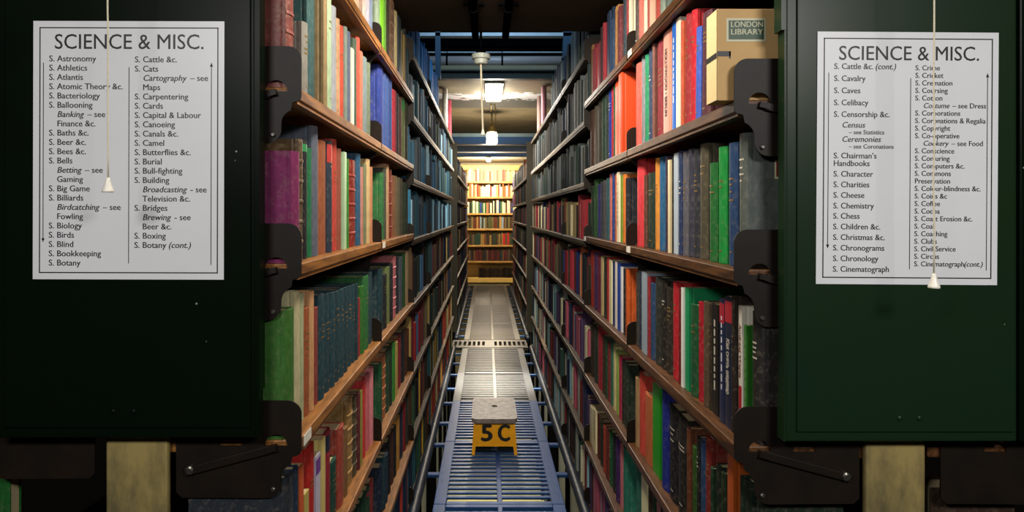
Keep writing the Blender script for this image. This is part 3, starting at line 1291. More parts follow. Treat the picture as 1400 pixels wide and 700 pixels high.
def make_book(o):
    t = o.y1 - o.y0
    s = spine_s(t, o.kind)
    w = o.wd or max(0.1, min(0.205, o.h * 0.72))
    bd = min(0.0028, t * 0.18) if o.kind in 'cl' else min(0.0008, t * 0.1)
    loc, rz = book_matrix(o)
    cn = cname(o.hex)
    big = 'thick ' if t > 0.056 else 'slim ' if t < 0.02 else ''
    kd = {'c': 'cloth', 'l': 'leather', 'p': 'jacketed'}[o.kind]
    bay = 'front bay' if o.bay == 0 else ORD[o.bay] + ' bay'
    lab = SPECIAL.get((o.side, o.level, o.hex)) or f'{big}{cn} {kd} book, {ORD[o.n]} from near end, {SIDEW[o.side]} {bay}, {ORD[o.level]} shelf down'
    r = thing('book', lab, 'book', loc, (o.lean * PI / 180 * (1 if o.side == 'L' else -1), 0, rz),
              f'books on the {ORD[o.level]} shelf of the {SIDEW[o.side]} {bay}')
    mb = MB()
    col = lin(o.hex)
    mb.prism(book_profile(t, w, s, True, bd), 0, o.h, col=col)
    build('cover', mb, M[o.kind], r)
    mb = MB()
    sq = 0.003 if o.kind in 'cl' else 0.0006
    hh = t / 2 - bd - 0.0001
    n = 5
    prof = [(-s - 0.0034, -hh), (-s - 0.0034, hh)]
    for i in range(n + 1):
        a = 1 - 2 * i / n
        prof.append((-w + sq + 0.003 * (1 - a * a), a * hh))
    mb.prism(prof[::-1], sq, o.h - sq)
    build('page_block', mb, M['page'], r)
    rnd = random.Random(int(o.y0 * 1e5))
    if 'B' in o.flags:
        for k in range(5):
            zc = o.h * (0.16 + 0.165 * k)
            mb = MB()
            strip(mb, t, s, zc - 0.003, zc + 0.003, 0.98, 0.0022)
            strip(mb, t, s, zc - 0.004, zc - 0.003, 0.98, 0.0012)
            me = mb.mesh('raised_band', M['l'])
            vs = [tuple(v.co) for v in me.vertices]
            # a small half-round ridge across the spine
            mb = MB()
            h = t / 2
            ring = []
            for i in range(7):
                a = -1 + i / 3
                x = -s * a * a
                ring.append([(x - 0.001, a * h, zc - 0.0045), (x + 0.0016, a * h, zc - 0.002), (x + 0.0016, a * h, zc + 0.002), (x - 0.001, a * h, zc + 0.0045)])
            vv = [p for q in ring for p in q]
            ff = []
            for i in range(6):
                for j in range(3):
                    ff.append((i * 4 + j, i * 4 + j + 1, i * 4 + j + 5, i * 4 + j + 4))
            lc = tuple(min(1, c * 1.5 + 0.03) for c in col[:3]) + (1,)
            mb.add(vv, ff, 0, lc)
            bpy.data.meshes.remove(me)
            build('raised_band', mb, M['l'], r)
    done_title = False
    for f in o.flags:
        if f.startswith('Lp:') or f.startswith('Lb:'):
            hx = f[3:]
            mb = MB()
            z0, z1 = (0.80, 0.965) if f.startswith('Lp') else (0.0, 0.38)
            if hx in ('#7a2a30', '#2e8a52'):
                z0 = 0.9
            strip(mb, t, s, o.h * z0 + 0.0005, o.h * z1, 0.96, 0.0004)
            me = mb.mesh('spine_label', mat('spine_label_' + hx[1:], hx, rough=0.5, noise=0.2))
            q = link('spine_label', me, r)
            q['label'] = f'{cname(hx)} patch on the spine'
        if f.startswith('TXT:'):
            done_title = True
            word = f[4:].replace('_', ' ')
            if word == 'HOLLYWOOD':
                sz, ink, z0, msg = t * 0.6, 'blackink', 0.84, 'HOLLYWOOD • BERLIN'
            elif word == 'Andrzej':
                sz, ink, z0, msg = t * 0.75, 'redlabel', 0.86, 'Andrzej Wajda'
            else:
                sz, ink, z0, msg = t * 0.62, 'white', 0.68, 'Как снять шедевр'
            want = {'HOLLYWOOD': 0.64, 'Andrzej': 0.42, 'Как снять': 0.42}[word] * o.h
            xs = want / text_width(msg, sz)
            me = text_mesh('spine_title', [(msg, 0, -sz * 0.34, sz, xs, False, 'l')], M[ink])
            # text runs downwards: local x -> -z, local y -> towards the near side
            for v in me.vertices:
                x, y, z = v.co
                v.co = (0.0005 + z, y, o.h * z0 - x)
            link('spine_title', me, r)
    tcol = None
    for f in o.flags:
        if f.startswith('T:'):
            tcol = f[2:]
    if not done_title and o.kind in 'cl' and (tcol or (o.area > 500 and rnd.random() < 0.35)):
        if tcol and cname(tcol) in ('grey', 'pale grey', 'off-white', 'dark grey', 'pale blue', 'blue-grey'):
            m = M['white']
        else:
            m = M['gold']
        mb = MB()
        zc = o.h * rnd.choice([0.70, 0.76, 0.80])
        for k in range(rnd.choice([2, 3, 4])):
            fy = rnd.uniform(0.25, 0.6)
            strip(mb, t, s, zc, zc + 0.0032, fy, 0.0004)
            zc -= rnd.uniform(0.008, 0.016)
        strip(mb, t, s, o.h * 0.1, o.h * 0.1 + 0.003, 0.3, 0.0004)
        link('spine_title', mb.mesh('spine_title', m), r)
    elif not done_title and o.kind == 'p' and tcol:
        mb = MB()
        z = o.h * 0.86
        while z > o.h * 0.3:
            dz = rnd.uniform(0.008, 0.02)
            strip(mb, t, s, z - dz, z, 0.22, 0.0004)
            z -= dz + 0.005
        link('spine_title', mb.mesh('spine_title', mat('spine_print_' + tcol[1:], tcol, rough=0.5)), r)
    if (o.side, o.level, o.hex) == ('R', 2, '#5a615e'):
        # red label with a pale border on the near cover
        mb = MB()
        yy = t / 2          # near side of the right-hand books is local +y
        cx = -0.076
        mb.box(cx - 0.022, cx + 0.022, yy, yy + 0.0005, o.h * 0.66, o.h * 0.80)
        q = build('cover_label', mb, M['labelpale'], r)
        mb = MB()
        mb.box(cx - 0.019, cx + 0.019, yy + 0.0005, yy + 0.0009, o.h * 0.675, o.h * 0.785)
        build('label_print', mb, M['redlabel'], q)
    return r


for o in single:
    make_book(o)

# every further book of the stacks: beyond the 300 that show largest
bulk = MB()


def bulk_book(o):
    t = o.y1 - o.y0
    s = spine_s(t, o.kind)
    w = max(0.1, min(0.2, o.h * 0.72))
    loc, rz = book_matrix(o)
    mt = Matrix.Translation(loc) @ Matrix.Rotation(rz, 4, 'Z')
    col = lin(o.hex)
    bulk.prism(book_profile(t, w, s, False, 0.002), 0, o.h, 0, mt, col)
    bulk.box(-w + 0.003, -s - 0.003, -t / 2 + 0.0021, t / 2 - 0.0021, 0.003, o.h - 0.003, 1, 0, mt, (0.5, 0.42, 0.3, 1))


for o in rest:
    bulk_book(o)

# ------------------------------------------------------------------ end bookcase across the aisle
EY = 13.1
ELEV = [1.965, 1.67, 1.354, 1.058, 0.743, 0.434, 0.111]
ec = thing('bookcase', 'tall lit wooden bookcase closing the far end of the aisle', 'bookcase', (0.035, EY, 0))
mb = MB()
mb.box(-0.62, 0.62, 0.30, 0.32, 0, 2.3)
build('back_panel', mb, M['endpale'], ec)
for x in (-0.62, 0.60):
    mb = MB()
    mb.box(x, x + 0.02, 0, 0.30, 0, 2.3)
    build('side_panel', mb, M['endwood'], ec)
for z in ELEV:
    mb = MB()
    mb.box(-0.6, 0.6, 0.0, 0.298, z - 0.035 if z > 0.2 else z - 0.09, z, ch=0.003)
    build('shelf_board', mb, M['endwood'] if z > 0.2 else M['endpale'], ec)
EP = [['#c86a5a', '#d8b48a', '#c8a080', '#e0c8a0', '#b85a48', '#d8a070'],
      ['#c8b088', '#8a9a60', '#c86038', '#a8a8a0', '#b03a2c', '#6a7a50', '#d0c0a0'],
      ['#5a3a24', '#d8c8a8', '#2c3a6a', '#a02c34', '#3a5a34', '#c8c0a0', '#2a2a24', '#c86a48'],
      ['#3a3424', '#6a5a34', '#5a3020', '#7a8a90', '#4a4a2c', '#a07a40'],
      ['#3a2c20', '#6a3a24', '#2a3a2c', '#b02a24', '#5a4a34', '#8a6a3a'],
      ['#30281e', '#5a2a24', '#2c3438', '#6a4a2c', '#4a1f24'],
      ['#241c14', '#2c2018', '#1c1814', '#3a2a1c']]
ebs = []
for i, z in enumerate(ELEV):
    x = -0.42 if i < 6 else -0.2
    while x < 0.50:
        t = random.uniform(0.018, 0.045)
        h = random.uniform(0.19, 0.25) if i < 6 else random.uniform(0.15, 0.2)
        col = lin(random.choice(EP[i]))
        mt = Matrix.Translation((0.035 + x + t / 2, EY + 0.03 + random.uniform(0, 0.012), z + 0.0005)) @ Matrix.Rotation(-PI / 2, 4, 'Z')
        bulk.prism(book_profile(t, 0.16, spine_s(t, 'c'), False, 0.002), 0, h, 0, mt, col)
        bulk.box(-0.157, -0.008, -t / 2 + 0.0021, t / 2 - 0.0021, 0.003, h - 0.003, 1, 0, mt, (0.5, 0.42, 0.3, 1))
        x += t + 0.001
bo = build('shelved_books', bulk, [M['far'], M['page']])
tag(bo, 'rows of many small books along the farther bays and the end bookcase', 'books', kind='stuff')

# white and pink volumes standing at the end of the top shelves under the tube lamp
for (nm, x0, x1, yt, yb, d, hx, lab) in (
        ('book', 604.5, 611, 110, 165, 5.72, '#e0dcd4', 'white book standing end-on at the top of the left stack by the tube lamp'),
        ('book', 611.5, 616.5, 130, 172, 6.3, '#c04a5a', 'pinkish red book end-on at the top left, right of the white one'),
        ('book', 741.5, 747.5, 112, 148, 5.6, '#d89aa8', 'pale pink book end-on at the top of the right stack by the tube lamp'),
        ('book', 735.5, 740.5, 114, 155, 6.1, '#a88a84', 'dusty brown-pink book end-on at the top right, left of the pale pink one')):
    z0, z1 = (2.07 if x0 < 700 else 2.07) - 0.0, 0
    X0, X1 = PX(x0, d), PX(x1, d)
    zt = min(PZ(yt, d), C2 - 0.01)
    zb = 2.0706
    r = thing(nm, lab, 'book', ((X0 + X1) / 2, d, zb), (0, 0, -PI / 2), 'books standing end-on on the top shelves')
    t = X1 - X0
    mb = MB()
    mb.prism(book_profile(t, 0.12, spine_s(t, 'c'), True, 0.002), 0, zt - zb, col=lin(hx))
    build('cover', mb, M['c'], r)
    mb = MB()
    mb.box(-0.117, -0.008, -t / 2 + 0.0021, t / 2 - 0.0021, 0.003, zt - zb - 0.003)
    build('page_block', mb, M['page'], r)

# ------------------------------------------------------------------ cardboard box on the right shelf
bz = LV['R'][1] + 0.0006
by0 = 1.228
bx0 = PX(981, by0)
bt = 0.235 - (bx0 - XR) - 0.004
bh = PZ(12, by0) - bz
r = thing('storage_box', 'tan cardboard archive box with a green library label at the right shelf end', 'box', (bx0, by0, bz))
mb = MB()
byd = PX(967, 1.0)
depth = bx0 * F / (967 - VX) - by0
mb.box(0, bt, 0, depth, 0, bh, ch=0.0015)
mb.box(-0.0006, 0.0004, 0.002, depth - 0.002, 0.002, bh - 0.002)
build('carton', mb, M['card'], r)
mb = MB()
mb.box(-0.0016, -0.0006, 0.001, depth - 0.001, 0.001, bh - 0.001)
q = build('spine_strip', mb, M['cardpale'], r)
q['label'] = 'paler cream spine of the box'
mb = MB()
lx0, lx1 = PX(993, by0) - bx0, PX(1047, by0) - bx0
lz0, lz1 = PZ(57, by0) - bz, PZ(25, by0) - bz
mb.box(lx0, lx1, -0.0008, 0, lz0, lz1)
q = build('cover_label', mb, M['labelpale'], r)
q['label'] = 'green paper label with a pale border reading LONDON LIBRARY'
mb = MB()
mb.box(lx0 + 0.004, lx1 - 0.004, -0.0014, -0.0008, lz0 + 0.004, lz1 - 0.004)
build('label_field', mb, M['greenlabel'], q)
wd = (lx1 - lx0 - 0.014)
lines = []
for s_, zf, hf in (('LONDON', 0.62, 0.34), ('LIBRARY', 0.30, 0.34)):
    sz = (lz1 - lz0) * hf
    xs = wd / text_width(s_, sz)
    lines.append((s_, lx0 + 0.007, lz0 + (lz1 - lz0) * zf, sz, xs, False, 'l'))
me = text_mesh('label_text', lines, M['labelpale'])
for v in me.vertices:
    x, y, z = v.co
    v.co = (x, -0.0015 - z, y)
link('label_text', me, q)
# black cut-out finger slot / strap
mb = MB()
sx0, sx1 = 0.0, PX(999, by0) - bx0
mb.box(sx0 - 0.0002, sx1, -0.0007, 0, PZ(77, by0) - bz, PZ(70, by0) - bz)
mb.box(sx1 - 0.003, sx1, -0.0007, 0, PZ(80, by0) - bz, PZ(70, by0) - bz)
mb.box(-0.0024, -0.0016, 0, depth, PZ(79, by0) - bz, PZ(72, by0) - bz)
q = build('strap', mb, M['blackink'], r)
q['label'] = 'black strap around the box spine'
# ------------------------------------------------------------------ far side of the stacks glimpsed below the boards
for (side, level, items) in (('L', 4, None), ('R', 4, None)):
    s = SGN[side]
    z = 0.665 if side == 'L' else 0.61
    face = FACE[side] + 2 * HALF + 0.004
    o = thing('bookshelf', f'end of a wooden shelf on the outer side of the {SIDEW[side]} stack, below its board', 'shelf', (s * face, BAYS[0] + 0.004, z + 0.0),
              (0, 0, 0), 'shelves on the outer sides')
    other = 'R' if side == 'L' else 'L'
    link('board', board_mesh(other, 0.947, 'woodr'), o)
    link('end_bracket', PLATE[(other, 1)], o, (-s * -0.006, -0.004, 0.31 if side == 'R' else 0.30))
    z2 = z + 0.312
    o = thing('bookshelf', f'upper wooden shelf on the outer side of the {SIDEW[side]} stack, behind its board', 'shelf', (s * face, BAYS[0] + 0.004, z2), (0, 0, 0),
              'shelves on the outer sides')
    link('board', board_mesh(other, 0.947, 'woodr'), o)


def outer_book(x0, x1, yt, yb, d, hx, lab, depth=0.03, ry=0.0):
    X0, X1 = PX(x0, d), PX(x1, d)
    h = PZ(yt, d) - yb
    r = thing('book', lab, 'book', (X1 if x1 > 700 else X0, d + depth / 2, yb), (0, ry, 0 if x1 > 700 else PI), 'books on the outer shelves')
    w = X1 - X0
    mb = MB()
    mb.prism(book_profile(depth, w, 0.004, True, 0.0025), 0, h, col=lin(hx))
    build('cover', mb, M['c'], r)
    mb = MB()
    mb.box(-w + 0.003, -0.008, -depth / 2 + 0.003, depth / 2 - 0.003, 0.003, h - 0.003)
    build('page_block', mb, M['page'], r)
    return r


outer_book(1272, 1390, 667, 0.6106, 1.235, '#3a2a20', 'large dark brown book with a red spine below the right board, right of the post', 0.05)
outer_book(-60, 14, 632, 0.6656, 1.235, '#1d5a24', 'green book glimpsed in the bottom left corner on a shelf end', 0.03)

# ------------------------------------------------------------------ green end boards with their signs


def end_board(side, x0, x1, yb, zt, d, lab, m, inner_left, inner_bot):
    X0, X1 = PX(x0, d), PX(x1, d)
    Z0 = PZ(yb, d)
    o = thing('end_board', lab, 'board', ((X0 + X1) / 2, d, Z0))
    hw = (X1 - X0) / 2
    H = zt - Z0
    mb = MB()
    il = PX(inner_left, d) - (X0 + X1) / 2
    ib = PZ(inner_bot, d) - Z0
    mb.box(-hw, hw, 0.004, 0.030, 0, H, ch=0.003)
    build('tray', mb, m, o)
    mb = MB()
    mb.box(il, hw - 0.006, 0.0, 0.0045, ib, H - 0.006, ch=0.0016)
    build('face_panel', mb, m, o)
    for px, py in (((155, 563), (183, 563)) if side == 'L' else ((1230, 572), (1257, 572))):
        mb = MB()
        x, z = PX(px, d) - (X0 + X1) / 2, PZ(py, d) - Z0
        mb.tube([(x, 0.0005, z), (x, -0.0016, z), (x, -0.0026, z)], [0.0048, 0.0045, 0.002], 12)
        build('screw', mb, M['panelL'] if side == 'L' else m, o)
    # rolled edge clips
    ex, cy = ((347, 535), (353, 25)), None
    mb = MB()
    if side == 'L':
        xa = hw
        mb.box(xa, xa + 0.006, 0.006, 0.03, 0, PZ(536, d) - Z0)
        mb.box(xa, xa + 0.0085, 0.004, 0.032, PZ(536, d) - Z0, H)
    else:
        xa = -hw
        mb.box(xa - 0.004, xa, 0.004, 0.03, 0, PZ(543, d) - Z0)
        mb.box(xa - 0.0085, xa, 0.003, 0.032, PZ(40, d) - Z0, H)
        mb.box(xa - 0.0025, xa, 0.004, 0.03, PZ(543, d) - Z0, PZ(40, d) - Z0)
    build('edge_clip', mb, m, o)
    return o


DP = 1.165
end_board('L', -12, 347, 600, 1.99, DP, 'green painted metal board, coloured unlit-dark, hung on the left stack end behind a paper sign', M['panelL'], 6, 585)
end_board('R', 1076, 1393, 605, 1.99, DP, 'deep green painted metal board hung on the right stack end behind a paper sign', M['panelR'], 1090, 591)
mb = MB()
mb.box(0, 0.2, 0.004, 0.03, 0, 0.9, ch=0.003)
o = build('end_board', mb, M['panelL'], None, (PX(1397, DP), DP, PZ(605, DP)))
tag(o, 'edge of a further dark board at the right margin of the picture', 'board')

COL1L = ['S. Astronomy', 'S. Athletics', 'S. Atlantis', 'S. Atomic Theory &c.', 'S. Bacteriology', 'S. Ballooning', '*Banking* – see', ' Finance &c.', 'S. Baths &c.',
         'S. Beer &c.', 'S. Bees &c.', 'S. Bells', '*Betting* – see', ' Gaming', 'S. Big Game', 'S. Billiards', '*Birdcatching* – see', ' Fowling', 'S. Biology', 'S. Birds',
         'S. Blind', 'S. Bookkeeping', 'S. Botany']
COL2L = ['S. Cattle &c.', 'S. Cats', '*Cartography* – see', ' Maps', 'S. Carpentering', 'S. Cards', 'S. Capital & Labour', 'S. Canoeing', 'S. Canals &c.', 'S. Camel',
         'S. Butterflies &c.', 'S. Burial', 'S. Bull-fighting', 'S. Building', '*Broadcasting* - see', ' Television &c.', 'S. Bridges', '*Brewing* - see', ' Beer &c.',
         'S. Boxing', 'S. Botany *(cont.)*']
COL1R = [('S. Cattle &c. *(cont.)*', 91), ('S. Cavalry', 107.5), ('S. Caves', 124), ('S. Celibacy', 140.5), ('S. Censorship &c.', 156.5), ('*Census*', 171), ('^– see Statistics', 181),
         ('*Ceremonies*', 190.5), ('^– see Coronations', 200.5), ('S. Chairman’s', 213), ('Handbooks', 223.5), ('S. Character', 238), ('S. Charities', 252.5), ('S. Cheese', 267),
         ('S. Chemistry', 281.5), ('S. Chess', 295.5), ('S. Children &c.', 310), ('S. Christmas &c.', 324.5), ('S. Chronograms', 339), ('S. Chronology', 353.5), ('S. Cinematograph', 368)]
COL2R = ['S. Crime', 'S. Cricket', 'S. Cremation', 'S. Coursing', 'S. Cotton', '*Costume* – see Dress', 'S. Corporations', 'S. Coronations & Regalia', 'S. Copyright', 'S. Co-operative',
         '*Cookery* – see Food', 'S. Conscience', 'S. Conjuring', 'S. Computers &c.', 'S. Commons', 'Preservation', 'S. Colour-blindness &c.', 'S. Coins &c', 'S. Coffee', 'S. Cocoa',
         'S. Coast Erosion &c.', 'S. Coal', 'S. Coaching', 'S. Clubs', 'S. Civil Service', 'S. Circus', 'S. Cinematograph*(cont.)*']
DS = 1.1635
U = DS / F          # metres per pixel on the sign


def sign_lines(rows, x, indent, size, xs, cx, cy):
    """rows: (text, y px) -> text_mesh lines, splitting italic runs at *"""
    out = []
    for s, y in rows:
        sz, xx = size, x
        if s.startswith('^'):
            sz, xx, s = size * 0.76, x + indent * 1.9, s[1:]
        elif s.startswith('*') or s.startswith(' '):
            xx = x + indent
            s = s.strip(' ') if s.startswith(' ') else s
        it = False
        for k, run in enumerate(s.split('*')):
            if not run:
                continue
            it = (k % 2 == 1)
            lead = len(run) - len(run.lstrip(' '))
            xx += lead * sz * 0.27 / U * xs
            out.append((run.strip(' '), (xx - cx) * U, (cy - y) * U - sz * 0.36, sz, xs, it, 'l'))
            xx += text_width(run.strip(' '), sz) * xs / U
            trail = len(run) - len(run.rstrip(' '))
            xx += trail * sz * 0.27 / U * xs
            if it:
                xx += sz * 0.28 / U * xs
    return out


def make_sign(side, x0, x1, y0, y1, lab, title, t_x0, t_x1, t_y, t_cap, col1, c1x, col2, c2x, size_px, div, ar1, ar2, tilt):
    cx, cy = (x0 + x1) / 2, (y0 + y1) / 2
    o = thing('paper_sign', lab, 'sign', (PX(cx, DS), DS, PZ(cy, DS)), (0, math.radians(tilt), 0))
    hw, hh = (x1 - x0) / 2 * U, (y1 - y0) / 2 * U
    mb = MB()
    mb.box(-hw, hw, -0.0006, 0.0006, -hh, hh)
    build('sheet', mb, M['paper'], o)

    def flat(mb_, name, m):
        return build(name, mb_, m, o)

    yF = -0.0007
    ix0, ix1, iy0, iy1 = -hw + 8.5 * U, hw - 8 * U, -hh + 8.5 * U, hh - 8.5 * U
    lw = 1.5 * U
    mb = MB()
    mb.box(ix0, ix1, yF - 0.0002, yF, iy0, iy0 + lw)
    mb.box(ix0, ix1, yF - 0.0002, yF, iy1 - lw, iy1)
    mb.box(ix0, ix0 + lw, yF - 0.0002, yF, iy0, iy1)
    mb.box(ix1 - lw, ix1, yF - 0.0002, yF, iy0, iy1)
    flat(mb, 'border_line', M['darkink'])

    def put(name, lines):
        me = text_mesh(name, lines, M['darkink'], bold=0.004 if name == 'heading' else 0.02)
        for v in me.vertices:
            x, y, z = v.co
            v.co = (x, yF - 0.0002 - z, y)
        return link(name, me, o)

    sz = t_cap * U / 0.72
    xs = (t_x1 - t_x0) * U / text_width(title, sz)
    put('heading', [(title, (t_x0 - cx) * U, (cy - t_y) * U - t_cap * U / 2, sz, xs, False, 'l')])
    s1 = size_px[0] * U
    ref = text_width('S. Atomic Theory &c.', s1)
    xsf = 101 * U / text_width('S. Atomic Theory &c.', 10.2 / 0.72 * 0.86 * U) if False else None
    put('left_column', sign_lines(col1, c1x, size_px[2], s1, size_px[3], cx, cy))
    put('right_column', sign_lines(col2, c2x, size_px[2], size_px[1] * U, size_px[4], cx, cy))
    mb = MB()
    mb.box((div[0] - cx - 0.5) * U, (div[0] - cx + 0.5) * U, yF - 0.0002, yF, (cy - div[2]) * U, (cy - div[1]) * U)
    flat(mb, 'divider_line', M['darkink'])
    for (ax, ya, yb, up) in (ar1, ar2):
        mb = MB()
        mb.box((ax - cx - 0.5) * U, (ax - cx + 0.5) * U, yF - 0.0002, yF, (cy - yb) * U, (cy - ya) * U)
        tip = ya if up else yb
        sg = 1 if up else -1
        z = (cy - tip) * U
        x = (ax - cx) * U
        mb.add([(x - 2.2 * U, yF - 0.0002, z - sg * 5 * U), (x + 2.2 * U, yF - 0.0002, z - sg * 5 * U), (x, yF - 0.0002, z)], [(0, 1, 2)])
        flat(mb, 'arrow', M['darkink'])
    return o


c1 = [(s, 80 + 12.68 * i) for i, s in enumerate(COL1L)]
c2 = [(s, 81 + 12.68 * i) for i, s in enumerate(COL2L)]
make_sign('L', 45.5, 306.5, 29, 382, 'white paper sign headed SCIENCE & MISC. on the left board, listing Astronomy to Botany',
          'SCIENCE & MISC.', 74, 277, 56.5, 21, c1, 67, c2, 184, (11.6, 11.6, 11, 1.0, 1.0), (176.5, 92, 360), (59.5, 86, 331, False), (289, 86, 362, True), 0.15)
c2r = [(s, 92.5 + 10.3 * i) for i, s in enumerate(COL2R)]
make_sign('R', 1116.5, 1364, 44, 389, 'white paper sign headed SCIENCE & MISC. on the right board, listing Cattle to Cinematograph',
          'SCIENCE & MISC.', 1145, 1336, 72.5, 20, COL1R, 1139, c2r, 1250, (11.2, 10.0, 11, 0.96, 0.96), (1244, 107, 368), (1132, 100, 340, False), (1349, 100, 369, True), 0.4)

# ------------------------------------------------------------------ light pulls in front of the signs


def light_pull(x_px, yc0, yc1, d, lab):
    o = thing('light_pull', lab, 'light pull', (PX(x_px, d), d, PZ(yc1, d)))
    u = d / F
    hc = (yc1 - yc0) * u
    mb = MB()
    prof = [(0, 0.0085), (0.1, 0.0088), (0.22, 0.0078), (0.55, 0.0052), (0.85, 0.0034), (0.97, 0.0030), (1.0, 0.002)]
    k = hc / 0.023
    mb.tube([(0, 0, p * hc) for p, _ in prof], [q * k for _, q in prof], 16)
    build('pull_cone', mb, M['cone'], o, smooth=True)
    top = CEIL - PZ(yc1, d)
    pts = [(0.0006 * math.sin(i * 1.3), 0.0004 * math.cos(i * 1.7), hc * 0.98 + (top - hc * 0.98) * i / 24) for i in range(25)]
    mb = MB()
    mb.tube(pts, 0.0013, 8)
    build('cord', mb, M['cord'], o, smooth=True)
    return o


light_pull(147.5, 243, 263, 1.06, 'white cone light pull on a cord hanging in front of the left sign')
light_pull(1277, 374, 394, 1.06, 'white cone light pull on a cord hanging in front of the right sign')

# ------------------------------------------------------------------ iron floor gratings
GX0, GX1 = -0.247, 0.357


def grating(y0, y1, lab, slots=14, x0=GX0, x1=GX1, m='grate'):
    o = None
    mb = MB()
    t0, t1 = -0.03, 0.0
    g = 0.002
    y0, y1 = y0 + g, y1 - g
    bw, sp, en = 0.058, 0.024, 0.03
    xm = (x0 + x1) / 2 + 0.004
    mb.box(x0, x0 + bw, y0, y1, t0, t1, ch=0.003)
    mb.box(x1 - bw, x1, y0, y1, t0, t1, ch=0.003)
    mb.box(xm - sp / 2, xm + sp / 2, y0, y1, t0, t1, ch=0.003)
    mb.box(x0 + bw, x1 - bw, y0, y0 + en, t0, t1 - 0.0003, ch=0.002)
    mb.box(x0 + bw, x1 - bw, y1 - en, y1, t0, t1 - 0.0003, ch=0.002)
    n = slots
    pitch = (y1 - y0 - 2 * en) / n
    for k in range(1, n):
        yc = y0 + en + pitch * k
        for a, b in ((x0 + bw - 0.004, xm - sp / 2 + 0.004), (xm + sp / 2 - 0.004, x1 - bw + 0.004)):
            mb.box(a, b, yc - pitch * 0.24, yc + pitch * 0.24, t1 - 0.0115, t1 - 0.0006, ch=0.0025)
    for yy in (y0 + 0.02, y1 - 0.03):
        mb.box(x0 + 0.01, x1 - 0.01, yy, yy + 0.01, t0 - 0.03, t0)
    o = build('floor_grating', mb, M[m])
    return tag(o, lab, 'floor grating', 'iron floor gratings along the aisle')


js = [1.40, 2.27, 3.14, 4.01, 4.88, 5.75, 6.80]
where = ['nearest iron floor grating below the picture edge', 'iron floor grating just below the bottom edge of the picture',
         'nearest slotted iron floor grating in view, in front of the yellow stool', 'slotted iron floor grating under the yellow stool',
         'brightly lit slotted floor grating just behind the yellow stool', 'slotted floor grating just before the short cross slots']
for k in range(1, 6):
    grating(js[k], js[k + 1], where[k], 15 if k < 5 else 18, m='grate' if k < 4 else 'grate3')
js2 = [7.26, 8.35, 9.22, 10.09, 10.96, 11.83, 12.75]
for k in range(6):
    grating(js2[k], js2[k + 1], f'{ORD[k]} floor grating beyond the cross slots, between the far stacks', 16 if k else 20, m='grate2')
# threshold with short slots running along the aisle
mb = MB()
ya, yb = 6.83, 7.235
mb.box(-0.36, 0.41, ya, ya + 0.10, -0.03, 0, ch=0.002)
mb.box(-0.36, 0.41, yb - 0.08, yb, -0.03, 0, ch=0.002)
for i in range(8):
    x = -0.36 + i * 0.048
    mb.box(x, x + 0.020, ya + 0.08, yb - 0.06, -0.03, -0.0004)
    mb.box(0.41 - x - 0.36 - 0.020, 0.41 - x - 0.36, ya + 0.08, yb - 0.06, -0.03, -0.0004)
mb.box(-0.015, 0.065, ya + 0.08, yb - 0.06, -0.03, 0)
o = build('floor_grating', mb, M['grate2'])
tag(o, 'wider floor grating with two rows of short slots where the cross aisle passes', 'floor grating')
mb = MB()
mb.box(-0.36, 0.43, 12.76, 13.08, -0.03, 0, ch=0.002)
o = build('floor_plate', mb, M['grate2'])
tag(o, 'plain iron floor plate at the foot of the lit end bookcase', 'floor plate')

# side rails with their cross brackets
for side in 'LR':
    s = SGN[side]
    x = s * (FACE[side] - 0.004)
    gx = GX0 if side == 'L' else GX1
    for (a, b, ys, w) in ((2.25, 6.80, [2.7, 3.56, 4.02, 4.43, 4.90, 5.3, 5.76, 6.2, 6.62], 'front'),
                          (7.30, 12.4, [7.6 + 0.42 * i for i in range(12)], 'far')):
        o = thing('floor_rail', f'round iron rail along the foot of the {SIDEW[side]} {w} stack beside the grating', 'rail', (x, a, 0.0), group='floor rails')
        mb = MB()
        r = 0.026
        pts = [(0, i * (b - a) / 30, 0.0) for i in range(31)]
        mb.tube(pts, r, 14)
        build('bar', mb, M['rail'], o, smooth=True)
        x0, x1 = sorted((gx - x, 0.0))
        for y in ys:
            mb = MB()
            mb.box(x0 + (0.0 if side == 'R' else 0), x1, y - a - 0.02, y - a + 0.02, -0.034, -0.018, ch=0.002)
            build('cross_bracket', mb, M['grate'], o)

# ------------------------------------------------------------------ step stool marked 5C
SH = 0.196
sy0, sy1 = 3.79, 4.24
sxc = PX(676, 3.8)
st = thing('step_stool', 'small yellow step stool marked 5C with a worn grey top on the grating', 'stool', (sxc, sy0, 0.0004))
rw = 0.128
out_ = []
for (cx, cy, a0) in ((rw - 0.034, 0.45 - 0.05, 0), (-rw + 0.034, 0.45 - 0.05, 90), (-rw + 0.034, 0.032, 180), (rw - 0.034, 0.032, 270)):
    out_ += arc(cx, cy, 0.034, a0, a0 + 90, 6)
hole = [(0.003 + 0.017 * math.cos(2 * PI * k / 20), 0.255 + 0.024 * math.sin(2 * PI * k / 20)) for k in range(20)][::-1]
me = outline_mesh('stool_top', [out_, hole], 0.024, M['seat'])
for v in me.vertices:
    v.co.z += SH - 0.012
link('stool_top', me, st)


